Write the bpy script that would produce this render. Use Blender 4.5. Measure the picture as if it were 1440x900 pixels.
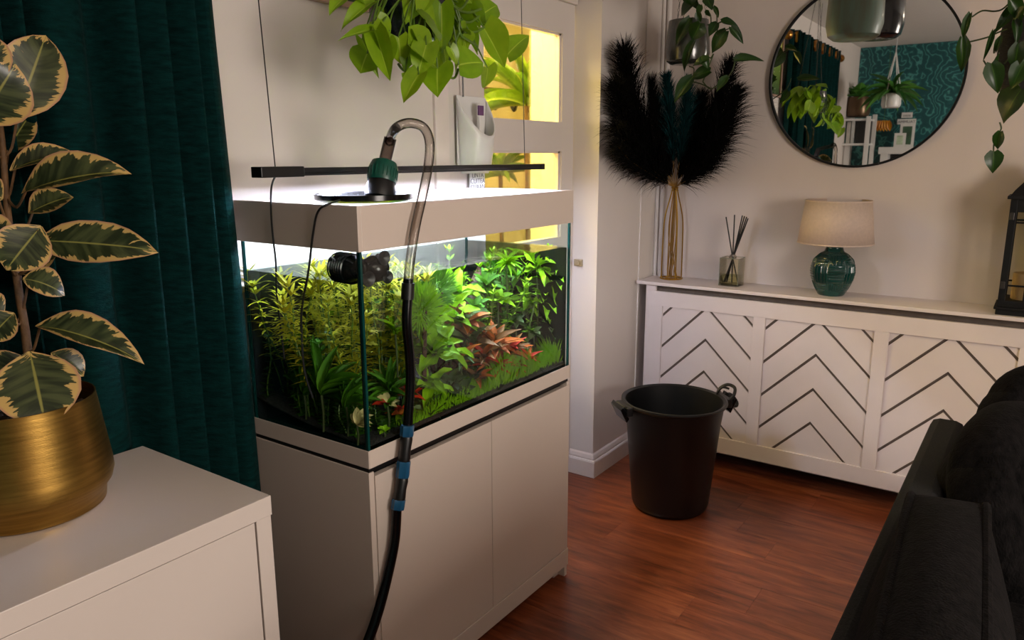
import bpy, math, random
from mathutils import Vector, Matrix
for o in list(bpy.data.objects): bpy.data.objects.remove(o, do_unlink=True)
S = bpy.context.scene
COL = S.collection
rnd = random.Random(11)
PI = math.pi

# ------------------------------------------------------------------ camera
FPX, CAMH = 1066.0, 1.55
yaw, pitch, roll = (math.radians(a) for a in (34.99, 12.155, -0.148))
fw = Vector((-math.sin(yaw)*math.cos(pitch), math.cos(yaw)*math.cos(pitch), -math.sin(pitch)))
r0 = Vector((math.cos(yaw), math.sin(yaw), 0)); u0 = r0.cross(fw)
rt = r0*math.cos(roll)+u0*math.sin(roll); up = -r0*math.sin(roll)+u0*math.cos(roll)
CAM = Vector((0, 0, CAMH))
cd = bpy.data.cameras.new('camera'); cam = bpy.data.objects.new('camera', cd); COL.objects.link(cam)
cd.sensor_width = 36; cd.lens = FPX/1440*36; cd.clip_start = .02
cam.matrix_world = Matrix(((rt.x, up.x, -fw.x, 0), (rt.y, up.y, -fw.y, 0), (rt.z, up.z, -fw.z, CAMH), (0, 0, 0, 1)))
S.camera = cam
YW, XD = 3.75, -1.82            # mirror wall plane, door wall plane
def ray(x, y): return fw+rt*((x-720)/FPX)-up*((y-450)/FPX)
def at(x, y, ax, val):          # photo pixel -> point on the plane coordinate[ax] = val
    d = ray(x, y); return CAM+d*((val-CAM[ax])/d[ax])
def mir(x, y, ax, val):         # the same for a pixel inside the mirror
    d = ray(x, y); d = Vector((d.x, -d.y, d.z)); c = Vector((0, 2*YW, CAMH)); return c+d*((val-c[ax])/d[ax])

# ------------------------------------------------------------------ light
vs = S.view_settings
vs.view_transform = 'Standard'; vs.look = 'None'; vs.gamma = 1; vs.use_curve_mapping = False; vs.exposure = 0.0
S.cycles.transparent_max_bounces = 32
w = bpy.data.worlds.new('world'); S.world = w; w.use_nodes = True
w.node_tree.nodes['Background'].inputs[0].default_value = (.75, .85, 1, 1)
w.node_tree.nodes['Background'].inputs[1].default_value = .6
def area(name, loc, target, sx, sy, power, color):
    l = bpy.data.lights.new(name, 'AREA'); l.shape = 'RECTANGLE'; l.size = sx; l.size_y = sy; l.energy = power; l.color = color
    o = bpy.data.objects.new(name, l); COL.objects.link(o); o.location = loc
    o.rotation_euler = (Vector(target)-Vector(loc)).to_track_quat('-Z', 'Y').to_euler(); return o
area('daylight_window', (2.56, .75, 1.6), (-1, .95, 1.45), 1.25, 1.1, 88, (1, .885, .79))
area('hall_ceiling_lamp', (-2.55, 2.55, 2.6), (-2.5, 2.9, 0), .7, 1.2, 200, (1, .80, .30))

# ------------------------------------------------------------------ helpers
def lin(c):
    if isinstance(c, str): c = [int(c[i:i+2], 16)/255 for i in (0, 2, 4)]
    return tuple(x/12.92 if x <= .04045 else ((x+.055)/1.055)**2.4 for x in c)+(1,)
def nodes(name):
    m = bpy.data.materials.new(name); m.use_nodes = True; nt = m.node_tree
    return m, nt, nt.nodes, nt.links, nt.nodes['Principled BSDF']
def M(name, col, rough=.5, metal=0, var=.08, scale=12, bump=0, bscale=80, stretch=None, sheen=0, coat=0, spec=.5, hue2=None, transl=0, bdist=.01):
    m, nt, N, L, P = nodes(name)
    tc = N.new('ShaderNodeTexCoord'); mp = N.new('ShaderNodeMapping'); L.new(tc.outputs['Object'], mp.inputs[0])
    if stretch: mp.inputs['Scale'].default_value = stretch
    nz = N.new('ShaderNodeTexNoise'); nz.inputs['Scale'].default_value = scale; nz.inputs['Detail'].default_value = 5; L.new(mp.outputs[0], nz.inputs[0])
    mx = N.new('ShaderNodeMix'); mx.data_type = 'RGBA'; c = lin(col)
    a = tuple(x*(1-var*1.6) for x in c[:3])+(1,); b = tuple(min(1, x*(1+var*1.6)) for x in c[:3])+(1,)
    if hue2: b = lin(hue2); a = c
    mx.inputs[6].default_value = a; mx.inputs[7].default_value = b
    rr = N.new('ShaderNodeMapRange'); rr.inputs[1].default_value = .3; rr.inputs[2].default_value = .7; L.new(nz.outputs[0], rr.inputs[0]); L.new(rr.outputs[0], mx.inputs[0])
    L.new(mx.outputs[2], P.inputs['Base Color'])
    P.inputs['Roughness'].default_value = rough; P.inputs['Metallic'].default_value = metal
    P.inputs['Sheen Weight'].default_value = sheen; P.inputs['Coat Weight'].default_value = coat; P.inputs['Specular IOR Level'].default_value = spec
    if sheen: P.inputs['Sheen Roughness'].default_value = .35; P.inputs['Sheen Tint'].default_value = tuple(min(1, x*3+.05) for x in c[:3])+(1,)
    if bump:
        n2 = N.new('ShaderNodeTexNoise'); n2.inputs['Scale'].default_value = bscale; n2.inputs['Detail'].default_value = 6; L.new(mp.outputs[0], n2.inputs[0])
        bp = N.new('ShaderNodeBump'); bp.inputs['Strength'].default_value = bump; bp.inputs['Distance'].default_value = bdist
        L.new(n2.outputs[0], bp.inputs['Height']); L.new(bp.outputs[0], P.inputs['Normal'])
    if transl:
        t = N.new('ShaderNodeBsdfTranslucent'); L.new(mx.outputs[2], t.inputs[0]); ms = N.new('ShaderNodeMixShader'); ms.inputs[0].default_value = transl
        L.new(P.outputs[0], ms.inputs[1]); L.new(t.outputs[0], ms.inputs[2]); L.new(ms.outputs[0], N['Material Output'].inputs[0])
    return m
def glassy(name, tint, edge, ior=1.45, rough=.0, bump=0, bscale=30, refl=1.0):
    """thin clear material: transparent tinted towards the rim, with a Fresnel gloss on top"""
    m, nt, N, L, P = nodes(name); N.remove(P)
    lw = N.new('ShaderNodeLayerWeight'); lw.inputs[0].default_value = .35
    mx = N.new('ShaderNodeMix'); mx.data_type = 'RGBA'; mx.inputs[6].default_value = lin(tint); mx.inputs[7].default_value = lin(edge); L.new(lw.outputs['Facing'], mx.inputs[0])
    tr = N.new('ShaderNodeBsdfTransparent'); L.new(mx.outputs[2], tr.inputs[0])
    gl = N.new('ShaderNodeBsdfGlossy'); gl.inputs['Roughness'].default_value = rough
    fr = N.new('ShaderNodeFresnel'); fr.inputs[0].default_value = ior
    mm = N.new('ShaderNodeMath'); mm.operation = 'MULTIPLY'; mm.inputs[1].default_value = refl; L.new(fr.outputs[0], mm.inputs[0])
    if bump:
        tc = N.new('ShaderNodeTexCoord'); nz = N.new('ShaderNodeTexNoise'); nz.inputs['Scale'].default_value = bscale; nz.inputs['Detail'].default_value = 3; L.new(tc.outputs['Object'], nz.inputs[0])
        bp = N.new('ShaderNodeBump'); bp.inputs['Strength'].default_value = bump; bp.inputs['Distance'].default_value = .01
        L.new(nz.outputs[0], bp.inputs['Height']); L.new(bp.outputs[0], gl.inputs['Normal'])
    ms = N.new('ShaderNodeMixShader'); L.new(mm.outputs[0], ms.inputs[0]); L.new(tr.outputs[0], ms.inputs[1]); L.new(gl.outputs[0], ms.inputs[2]); L.new(ms.outputs[0], N['Material Output'].inputs[0])
    return m
def emit(name, col, strength):
    m, nt, N, L, P = nodes(name); P.inputs['Base Color'].default_value = lin(col); P.inputs['Emission Color'].default_value = lin(col); P.inputs['Emission Strength'].default_value = strength; return m
def leafmat(name, c1, c2, rib, rough=.4, transl=.3, ribw=.05, spec=.5):
    """leaf blade: two-tone noise, paler midrib and faint side veins from the leaf's own UV"""
    m, nt, N, L, P = nodes(name)
    uv = N.new('ShaderNodeUVMap'); sp = N.new('ShaderNodeSeparateXYZ'); L.new(uv.outputs[0], sp.inputs[0])
    oi = N.new('ShaderNodeObjectInfo')
    nz = N.new('ShaderNodeTexNoise'); nz.inputs['Scale'].default_value = 3; tc = N.new('ShaderNodeTexCoord'); L.new(tc.outputs['Object'], nz.inputs[0])
    ad = N.new('ShaderNodeMath'); ad.operation = 'MULTIPLY_ADD'; ad.inputs[1].default_value = .6; L.new(oi.outputs['Random'], ad.inputs[0]); L.new(nz.outputs[0], ad.inputs[2])
    sb = N.new('ShaderNodeMath'); sb.operation = 'SUBTRACT'; sb.inputs[1].default_value = .3; L.new(ad.outputs[0], sb.inputs[0]); sb.use_clamp = True
    mx = N.new('ShaderNodeMix'); mx.data_type = 'RGBA'; mx.inputs[6].default_value = lin(c1); mx.inputs[7].default_value = lin(c2); L.new(sb.outputs[0], mx.inputs[0])
    ab = N.new('ShaderNodeMath'); ab.operation = 'SUBTRACT'; ab.inputs[1].default_value = .5; L.new(sp.outputs[0], ab.inputs[0])
    a2 = N.new('ShaderNodeMath'); a2.operation = 'ABSOLUTE'; L.new(ab.outputs[0], a2.inputs[0])
    mr = N.new('ShaderNodeMapRange'); mr.inputs[1].default_value = ribw*.4; mr.inputs[2].default_value = ribw; mr.inputs[3].default_value = .8; mr.inputs[4].default_value = 0; L.new(a2.outputs[0], mr.inputs[0])
    m2 = N.new('ShaderNodeMix'); m2.data_type = 'RGBA'; L.new(mr.outputs[0], m2.inputs[0]); L.new(mx.outputs[2], m2.inputs[6]); m2.inputs[7].default_value = lin(rib)
    L.new(m2.outputs[2], P.inputs['Base Color']); P.inputs['Roughness'].default_value = rough; P.inputs['Specular IOR Level'].default_value = spec
    t = N.new('ShaderNodeBsdfTranslucent'); L.new(m2.outputs[2], t.inputs[0]); ms = N.new('ShaderNodeMixShader'); ms.inputs[0].default_value = transl
    L.new(P.outputs[0], ms.inputs[1]); L.new(t.outputs[0], ms.inputs[2]); L.new(ms.outputs[0], N['Material Output'].inputs[0])
    return m

def worldoff(o):
    v = Vector((0, 0, 0))
    while o: v += o.location; o = o.parent
    return v
class MB:
    def __init__(s): s.v = []; s.f = []; s.uv = {}
    def add(s, vs_, fs, uvs=None):
        b = len(s.v); s.v += [tuple(p) for p in vs_]; s.f += [tuple(i+b for i in f) for f in fs]
        if uvs:
            for i, q in enumerate(uvs): s.uv[b+i] = q
        return s
    def box(s, a, b):
        x0, y0, z0 = (min(a[i], b[i]) for i in range(3)); x1, y1, z1 = (max(a[i], b[i]) for i in range(3))
        return s.add([(x0, y0, z0), (x1, y0, z0), (x1, y1, z0), (x0, y1, z0), (x0, y0, z1), (x1, y0, z1), (x1, y1, z1), (x0, y1, z1)],
              [(0, 3, 2, 1), (4, 5, 6, 7), (0, 1, 5, 4), (1, 2, 6, 5), (2, 3, 7, 6), (3, 0, 4, 7)])
    def obox(s, c, ax, ay, az):
        c, ax, ay, az = map(Vector, (c, ax, ay, az)); vv = []
        for k in (-1, 1):
            for i, j in ((-1, -1), (1, -1), (1, 1), (-1, 1)): vv.append(c+ax*i+ay*j+az*k)
        return s.add(vv, [(0, 3, 2, 1), (4, 5, 6, 7), (0, 1, 5, 4), (1, 2, 6, 5), (2, 3, 7, 6), (3, 0, 4, 7)])
    def tube(s, pts, rad, n=8, cap=True, closed=False):
        pts = [Vector(p) for p in pts]; k = len(pts); vv = []; ff = []
        R = rad if isinstance(rad, (list, tuple)) else [rad]*k
        T = [(pts[(i+1) % k if closed else min(i+1, k-1)]-pts[(i-1) % k if closed else max(i-1, 0)]).normalized() for i in range(k)]
        nrm = T[0].orthogonal().normalized()
        for i in range(k):
            nrm = (nrm-T[i]*nrm.dot(T[i])); nrm = nrm.normalized() if nrm.length > 1e-6 else T[i].orthogonal().normalized(); b = T[i].cross(nrm)
            for j in range(n):
                a = 2*PI*j/n; vv.append(pts[i]+(nrm*math.cos(a)+b*math.sin(a))*R[i])
        for i in range(k if closed else k-1):
            for j in range(n):
                i2 = (i+1) % k; ff.append((i*n+j, i*n+(j+1) % n, i2*n+(j+1) % n, i2*n+j))
        if cap and not closed: ff += [tuple(range(n))[::-1], tuple(range((k-1)*n, k*n))]
        return s.add(vv, ff)
    def lathe(s, prof, c, n=32, axis=None, fn=None):
        c = Vector(c); axis = Vector(axis or (0, 0, 1)).normalized(); a = axis.orthogonal().normalized() if abs(axis.z) < .999 else Vector((1, 0, 0)); b = axis.cross(a); vv = []; ff = []
        for i, (r, z) in enumerate(prof):
            for j in range(n):
                t = 2*PI*j/n; rr = max(r, 1e-5)+(fn(t, i, r, z) if fn else 0); vv.append(c+(a*math.cos(t)+b*math.sin(t))*rr+axis*z)
        for i in range(len(prof)-1):
            for j in range(n): ff.append((i*n+j, i*n+(j+1) % n, (i+1)*n+(j+1) % n, (i+1)*n+j))
        return s.add(vv, ff)
    def grid(s, fn, nu, nv, uv=False):
        vv = [fn(i/nu, j/nv) for i in range(nu+1) for j in range(nv+1)]
        q = [(j/nv, i/nu) for i in range(nu+1) for j in range(nv+1)] if uv else None
        return s.add(vv, [(i*(nv+1)+j, (i+1)*(nv+1)+j, (i+1)*(nv+1)+j+1, i*(nv+1)+j+1) for i in range(nu) for j in range(nv)], q)
    def mesh(s, name, mat, smooth=True, off=None):
        me = bpy.data.meshes.new(name); o = off or Vector((0, 0, 0))
        me.from_pydata([(p[0]-o.x, p[1]-o.y, p[2]-o.z) for p in s.v], [], s.f)
        if s.uv:
            ul = me.uv_layers.new(name='UVMap')
            for lp in me.loops: ul.data[lp.index].uv = s.uv.get(lp.vertex_index, (.5, .5))
        if mat: me.materials.append(mat)
        if smooth: me.shade_smooth(); me.set_sharp_from_angle(angle=math.radians(38))
        return me
    def build(s, name, mat, parent=None, smooth=True, bevel=0, solid=0, loc=None, subsurf=0):
        off = worldoff(parent) if parent else (Vector(loc) if loc else None)
        o = bpy.data.objects.new(name, s.mesh(name, mat, smooth, off)); COL.objects.link(o)
        if parent: o.parent = parent
        elif loc: o.location = loc
        if solid: md = o.modifiers.new('solid', 'SOLIDIFY'); md.thickness = solid; md.offset = 0
        if bevel: md = o.modifiers.new('bevel', 'BEVEL'); md.width = bevel; md.segments = 2; md.limit_method = 'ANGLE'; md.harden_normals = False
        if subsurf: md = o.modifiers.new('sub', 'SUBSURF'); md.levels = md.render_levels = subsurf
        return o
def tag(o, label, cat, group=None, kind=None):
    o['label'] = label; o['category'] = cat
    if group: o['group'] = group
    if kind: o['kind'] = kind
    return o
def thing(name, loc, label, cat, group=None):
    o = bpy.data.objects.new(name, None); COL.objects.link(o); o.location = loc; o.empty_display_size = .05; return tag(o, label, cat, group)
def struct(o): o['kind'] = 'structure'; return o
def inst(name, me, parent, W):
    """a part that shares mesh data, W = world matrix (parents carry translations only)"""
    o = bpy.data.objects.new(name, me); COL.objects.link(o); o.parent = parent
    o.matrix_local = Matrix.Translation(-worldoff(parent)) @ W; return o
def basis(base, tip, nrm, width, zs=None):
    base, tip = Vector(base), Vector(tip); d = tip-base; Ln = d.length; y = d/Ln; n = Vector(nrm); n = n-y*n.dot(y)
    n = n.normalized() if n.length > 1e-4 else y.orthogonal().normalized(); x = y.cross(n); zs = zs or Ln
    return Matrix(((x.x*width, y.x*Ln, n.x*zs, base.x), (x.y*width, y.y*Ln, n.y*zs, base.y), (x.z*width, y.z*Ln, n.z*zs, base.z), (0, 0, 0, 1)))
def interp(tab, t):
    for (a, b), (c, d) in zip(tab, tab[1:]):
        if t <= c: return b+(d-b)*(t-a)/(c-a)
    return tab[-1][1]
def spline(pts, n=8):
    P = [Vector(p) for p in pts]; out = []
    for i in range(len(P)-1):
        p0, p1, p2, p3 = P[max(i-1, 0)], P[i], P[i+1], P[min(i+2, len(P)-1)]
        for k in range(n):
            t = k/n; out.append(.5*((2*p1)+(p2-p0)*t+(2*p0-5*p1+4*p2-p3)*t*t+(3*p1-p0-3*p2+p3)*t**3))
    return out+[P[-1]]
def leafmb(prof, fold=.15, droop=.2, lobe=0, wave=0, nu=8, nv=4, tipcurl=0, seed=0):
    """blade along +Y, unit length and width, normal +Z"""
    g = MB()
    def fn(u, v):
        v = v*2-1; hw = interp(prof, u); x = v*hw*.5
        y = u-lobe*abs(v)*max(0, 1-u*3.2)
        z = fold*abs(x)-droop*u*u+.25*droop*u+wave*math.sin(u*9+seed+(2 if v > 0 else 0))*abs(v)-tipcurl*max(0, u-.8)**2*10
        return (x, y, z)
    return g.grid(fn, nu, nv, uv=True)
HEART = [(0, .68), (.08, .9), (.2, 1), (.38, .98), (.55, .86), (.7, .64), (.84, .36), (.94, .13), (1, .0)]
OVAL = [(0, .05), (.08, .34), (.2, .7), (.35, .93), (.5, 1), (.65, .95), (.8, .72), (.92, .38), (.97, .14), (1, .0)]
LANCE = [(0, .15), (.15, .6), (.35, 1), (.6, .85), (.8, .5), (1, 0)]
STRAP = [(0, .6), (.2, .95), (.5, 1), (.8, .7), (1, 0)]

# ------------------------------------------------------------------ materials
m_wall = M('painted_plaster', 'cfc3bb', .75, var=.02, scale=3, bump=.25, bscale=60, stretch=(1, 1, .35), bdist=.004)
m_walld = M('smooth_white_paint', 'd2cac4', .6, var=.015, scale=2)
m_trim = M('trim_gloss_white', 'd8cdc6', .35, var=.02)
m_lac = M('white_lacquer', 'cdc2ba', .32, var=.012, scale=2)
m_tankw = M('warm_white_lacquer', 'c8baaf', .3, var=.012, scale=2)
m_cover = M('cover_white_paint', 'd9cdc9', .42, var=.02, scale=5)
m_gap = M('brown_grey_backing', '5c5047', .7, var=.1, scale=30)
m_ceil = M('ceiling_white', 'e0dcd8', .8, var=.01)
m_black = M('black_plastic', '070708', .42, var=.1)
m_blackg = M('black_gloss_plastic', '060607', .2, var=.1, spec=.35)
m_blackmat = M('black_matte_metal', '060606', .55, var=.1, bump=.1, spec=.3)
m_gold = M('brushed_gold', '9c7a3c', .34, 1, var=.16, scale=9, stretch=(1, 1, 16), bump=.05, bscale=60)
m_goldw = M('gold_wire', 'b98f3a', .3, 1)
m_velvet = M('teal_velvet', '042423', .9, var=.25, scale=50, stretch=(.5, .5, 2.2), bump=.35, bscale=160, sheen=.2, spec=.06)
m_sofa = M('charcoal_fabric', '232324', .95, var=.2, scale=200, bump=.3, bscale=500, sheen=.12, spec=.15)
m_cush = M('black_chenille', '0d0b0b', .9, var=.5, scale=60, stretch=(1, 1, .5), bump=.45, bscale=200, sheen=.2, spec=.1)
m_soil = M('potting_soil', '2c211b', .95, var=.5, scale=90, bump=.9, bscale=120)
m_silver = M('mirror_silver', 'f0f2f0', .015, 1, var=0)
m_glass = glassy('tank_glass', 'fdfffe', 'eef7f3', 1.5, refl=.07)
m_gedge = M('teal_glass_edge', '0d3a38', .1, var=.1)
m_water = glassy('water_surface', 'eef8f4', 'dff0ea', 1.33, .02, bump=.22, bscale=14)
m_pane = glassy('window_pane', 'fbfaf5', 'f0efe2', 1.45, refl=.6)
m_tube = glassy('clear_hose', 'e6e1dc', '4a423d', 1.4, .05, refl=.9)
m_smoke = glassy('grey_hose_end', 'a59c94', '4c443f', 1.4, .1, refl=.8)
m_jar = glassy('jar_glass', 'fbfaf6', 'dcdccf', 1.45, refl=.7)
m_oil = glassy('diffuser_oil', 'eef0d8', 'dde2c0', 1.35, refl=.5)
m_teal = M('teal_glazed_ceramic', '0c3a35', .18, var=.2, scale=8, coat=.5)
m_shade = M('linen_shade', 'd8c3b2', .9, var=.03, scale=90, bump=.1, bscale=300, transl=.25)
m_green_cap = M('dark_green_plastic', '0a4a3c', .35, var=.1)
m_blue = M('blue_connector', '0b4668', .4, var=.1)
m_wood = M('driftwood', '3c2113', .8, var=.4, scale=20, stretch=(1, 1, 4), bump=.6, bscale=40)
m_rack = M('rack_wood', '4f2f16', .5, var=.2, scale=14)
m_cream = M('hall_cream_paint', 'efe6c4', .7, var=.02)
m_sand = M('dark_substrate', '14110d', .95, var=.6, scale=180, bump=.9, bscale=200)
m_film = M('black_backing_film', '04090c', .35, var=.2)
m_white = M('white_plastic', 'dcdcda', .32, var=.01)
m_purple = M('purple_label', '64406a', .5)
m_card = M('white_card', 'd9d9d6', .6)
m_ink = M('grey_ink', '6a6a70', .7)
m_candle = M('candle_wax', 'd8b98a', .5, var=.05, transl=.3)
m_pot = M('smoked_grey_glaze', '3a3c36', .22, var=.15, coat=.5)
m_potd = M('dark_slate_glaze', '121a20', .2, var=.15, coat=.4)
m_pott = M('teal_stone_glaze', '5f8277', .45, var=.35, scale=14, stretch=(1, 1, .12), coat=.1, hue2='5e4a30')
m_vine = M('green_vine', '4d6a1a', .5, var=.2)
m_vined = M('dark_green_vine', '33401a', .5, var=.2)
m_bark = M('rubber_plant_bark', '5a3f22', .7, var=.3, scale=30, bump=.4, bscale=60)
m_pothos = leafmat('pothos_leaf', '8fb01c', '668f10', 'b0c648', .33, .42, .03)
m_dark = leafmat('dark_pothos_leaf', '16300a', '26480f', '44661f', .35, .25, .03)
m_drac = leafmat('dracaena_leaf', '4f7a12', '93ad2a', 'b9c95a', .4, .4, .12)
m_fern = leafmat('reflected_fern_leaf', '2c6a2e', '5c9636', '7fb05a', .45, .3)
m_shell = M('brass_finial', 'b07c3c', .3, 1)
m_cable = M('cable_black', '08080a', .45)
m_frame = M('pinkish_wood_frame', '9c7f6e', .5, var=.1)

def var_leaf():
    """rubber plant: dark green centre, cream ragged margin, pink rim"""
    m, nt, N, L, P = nodes('variegated_rubber_leaf')
    uv = N.new('ShaderNodeUVMap'); sp = N.new('ShaderNodeSeparateXYZ'); L.new(uv.outputs[0], sp.inputs[0])
    def math_(op, a, b=None, clamp=False):
        n = N.new('ShaderNodeMath'); n.operation = op; n.use_clamp = clamp
        for i, q in enumerate((a, b)):
            if q is None: continue
            if isinstance(q, (int, float)): n.inputs[i].default_value = q
            else: L.new(q, n.inputs[i])
        return n.outputs[0]
    av = math_('MULTIPLY', math_('ABSOLUTE', math_('SUBTRACT', sp.outputs[0], .5)), 2)
    oi = N.new('ShaderNodeObjectInfo')
    # coordinates slanted along the side veins make the ragged fingers
    cx = N.new('ShaderNodeCombineXYZ'); L.new(math_('ADD', math_('SUBTRACT', math_('MULTIPLY', sp.outputs[1], 13), math_('MULTIPLY', av, 2.2)), math_('MULTIPLY', oi.outputs['Random'], 50)), cx.inputs[0])
    L.new(math_('MULTIPLY', sp.outputs[0], 1.6), cx.inputs[1])
    nz = N.new('ShaderNodeTexNoise'); nz.inputs['Scale'].default_value = 1; nz.inputs['Detail'].default_value = 3; nz.inputs['Roughness'].default_value = .65; L.new(cx.outputs[0], nz.inputs[0])
    edge = math_('MAXIMUM', av, math_('MULTIPLY', math_('ABSOLUTE', math_('SUBTRACT', sp.outputs[1], .5)), 1.75))
    f = math_('ADD', edge, math_('MULTIPLY', math_('SUBTRACT', nz.outputs[0], .5), 1.35))
    mk = N.new('ShaderNodeMapRange'); mk.inputs[1].default_value = .76; mk.inputs[2].default_value = .80; L.new(f, mk.inputs[0])
    m2 = N.new('ShaderNodeTexNoise'); m2.inputs['Scale'].default_value = .8; L.new(cx.outputs[0], m2.inputs[0])
    gr = N.new('ShaderNodeMix'); gr.data_type = 'RGBA'; gr.inputs[6].default_value = lin('27301a'); gr.inputs[7].default_value = lin('4a5230')
    st = N.new('ShaderNodeMapRange'); st.inputs[1].default_value = .42; st.inputs[2].default_value = .6; L.new(m2.outputs[0], st.inputs[0]); L.new(st.outputs[0], gr.inputs[0])
    a = N.new('ShaderNodeMix'); a.data_type = 'RGBA'; L.new(mk.outputs[0], a.inputs[0]); L.new(gr.outputs[2], a.inputs[6]); a.inputs[7].default_value = lin('c9a763')
    pk = N.new('ShaderNodeMapRange'); pk.inputs[1].default_value = .9; pk.inputs[2].default_value = .98; L.new(av, pk.inputs[0])
    b = N.new('ShaderNodeMix'); b.data_type = 'RGBA'; L.new(pk.outputs[0], b.inputs[0]); L.new(a.outputs[2], b.inputs[6]); b.inputs[7].default_value = lin('b98a68')
    rb = N.new('ShaderNodeMapRange'); rb.inputs[1].default_value = .02; rb.inputs[2].default_value = .05; rb.inputs[3].default_value = 1; rb.inputs[4].default_value = 0; L.new(av, rb.inputs[0])
    c = N.new('ShaderNodeMix'); c.data_type = 'RGBA'; L.new(rb.outputs[0], c.inputs[0]); L.new(b.outputs[2], c.inputs[6]); c.inputs[7].default_value = lin('8f8c46')
    L.new(c.outputs[2], P.inputs['Base Color']); P.inputs['Roughness'].default_value = .32
    t = N.new('ShaderNodeBsdfTranslucent'); L.new(c.outputs[2], t.inputs[0]); ms = N.new('ShaderNodeMixShader'); ms.inputs[0].default_value = .15
    L.new(P.outputs[0], ms.inputs[1]); L.new(t.outputs[0], ms.inputs[2]); L.new(ms.outputs[0], N['Material Output'].inputs[0])
    return m
m_rubber = var_leaf()
def wood_floor():
    m, nt, N, L, P = nodes('red_brown_laminate')
    tc = N.new('ShaderNodeTexCoord'); oi = N.new('ShaderNodeObjectInfo')
    ad = N.new('ShaderNodeVectorMath'); ad.operation = 'ADD'; L.new(tc.outputs['Object'], ad.inputs[0])
    sc = N.new('ShaderNodeVectorMath'); sc.operation = 'SCALE'; sc.inputs[0].default_value = (37, 91, 13); L.new(oi.outputs['Random'], sc.inputs['Scale']); L.new(sc.outputs[0], ad.inputs[1])
    mp = N.new('ShaderNodeMapping'); mp.inputs['Scale'].default_value = (1.1, 9, 1); L.new(ad.outputs[0], mp.inputs[0])
    nz = N.new('ShaderNodeTexNoise'); nz.inputs['Scale'].default_value = 3.2; nz.inputs['Detail'].default_value = 9; nz.inputs['Roughness'].default_value = .66; nz.inputs['Distortion'].default_value = .6; L.new(mp.outputs[0], nz.inputs[0])
    cr = N.new('ShaderNodeValToRGB'); e = cr.color_ramp.elements
    e[0].position = .3; e[0].color = lin('4a1f10'); e[1].position = .72; e[1].color = lin('9a5634')
    k = cr.color_ramp.elements.new(.5); k.color = lin('7a3c22'); L.new(nz.outputs[0], cr.inputs[0])
    hs = N.new('ShaderNodeHueSaturation'); mv = N.new('ShaderNodeMapRange'); mv.inputs[3].default_value = .8; mv.inputs[4].default_value = 1.15; L.new(oi.outputs['Random'], mv.inputs[0]); L.new(mv.outputs[0], hs.inputs['Value']); L.new(cr.outputs[0], hs.inputs['Color'])
    L.new(hs.outputs[0], P.inputs['Base Color']); P.inputs['Roughness'].default_value = .34
    bp = N.new('ShaderNodeBump'); bp.inputs['Strength'].default_value = .12; bp.inputs['Distance'].default_value = .004; L.new(nz.outputs[0], bp.inputs['Height']); L.new(bp.outputs[0], P.inputs['Normal'])
    return m
m_floor = wood_floor()
def wallpaper():
    m, nt, N, L, P = nodes('teal_swirl_wallpaper')
    tc = N.new('ShaderNodeTexCoord'); nz = N.new('ShaderNodeTexNoise'); nz.inputs['Scale'].default_value = 3.2; nz.inputs['Detail'].default_value = 2; L.new(tc.outputs['Object'], nz.inputs[0])
    wv = N.new('ShaderNodeTexWave'); wv.inputs['Scale'].default_value = 3.2; wv.inputs['Distortion'].default_value = 26; wv.inputs['Detail'].default_value = 2.5; wv.inputs['Detail Scale'].default_value = 1.8; L.new(tc.outputs['Object'], wv.inputs[0])
    cr = N.new('ShaderNodeValToRGB'); e = cr.color_ramp.elements; e[0].position = .3; e[0].color = lin('0f4a4e'); e[1].position = 1; e[1].color = lin('4a908c'); kk = e.new(.86); kk.color = lin('1b5c5e')
    L.new(wv.outputs[0], cr.inputs[0]); L.new(cr.outputs[0], P.inputs['Base Color']); P.inputs['Roughness'].default_value = .5; return m
m_paper = wallpaper()
def meadow():
    m, nt, N, L, P = nodes('meadow_print')
    tc = N.new('ShaderNodeTexCoord'); sp = N.new('ShaderNodeSeparateXYZ'); L.new(tc.outputs['Generated'], sp.inputs[0])
    vo = N.new('ShaderNodeTexVoronoi'); vo.inputs['Scale'].default_value = 22; L.new(tc.outputs['Generated'], vo.inputs[0])
    cr = N.new('ShaderNodeValToRGB'); e = cr.color_ramp.elements; e[0].position = 0; e[0].color = lin('1c3a14'); e[1].position = 1; e[1].color = lin('b7b46a')
    k = e.new(.45); k.color = lin('6b8a24'); k = e.new(.52); k.color = lin('232a10'); k = e.new(.58); k.color = lin('a9b05a'); L.new(sp.outputs[2], cr.inputs[0])
    mr = N.new('ShaderNodeMapRange'); mr.inputs[1].default_value = .1; mr.inputs[2].default_value = .22; mr.inputs[3].default_value = 1; mr.inputs[4].default_value = 0; L.new(vo.outputs[0], mr.inputs[0])
    mx = N.new('ShaderNodeMix'); mx.data_type = 'RGBA'; L.new(mr.outputs[0], mx.inputs[0]); L.new(cr.outputs[0], mx.inputs[6]); mx.inputs[7].default_value = lin('d8dcc0')
    L.new(mx.outputs[2], P.inputs['Base Color']); return m
m_meadow = meadow()

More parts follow.
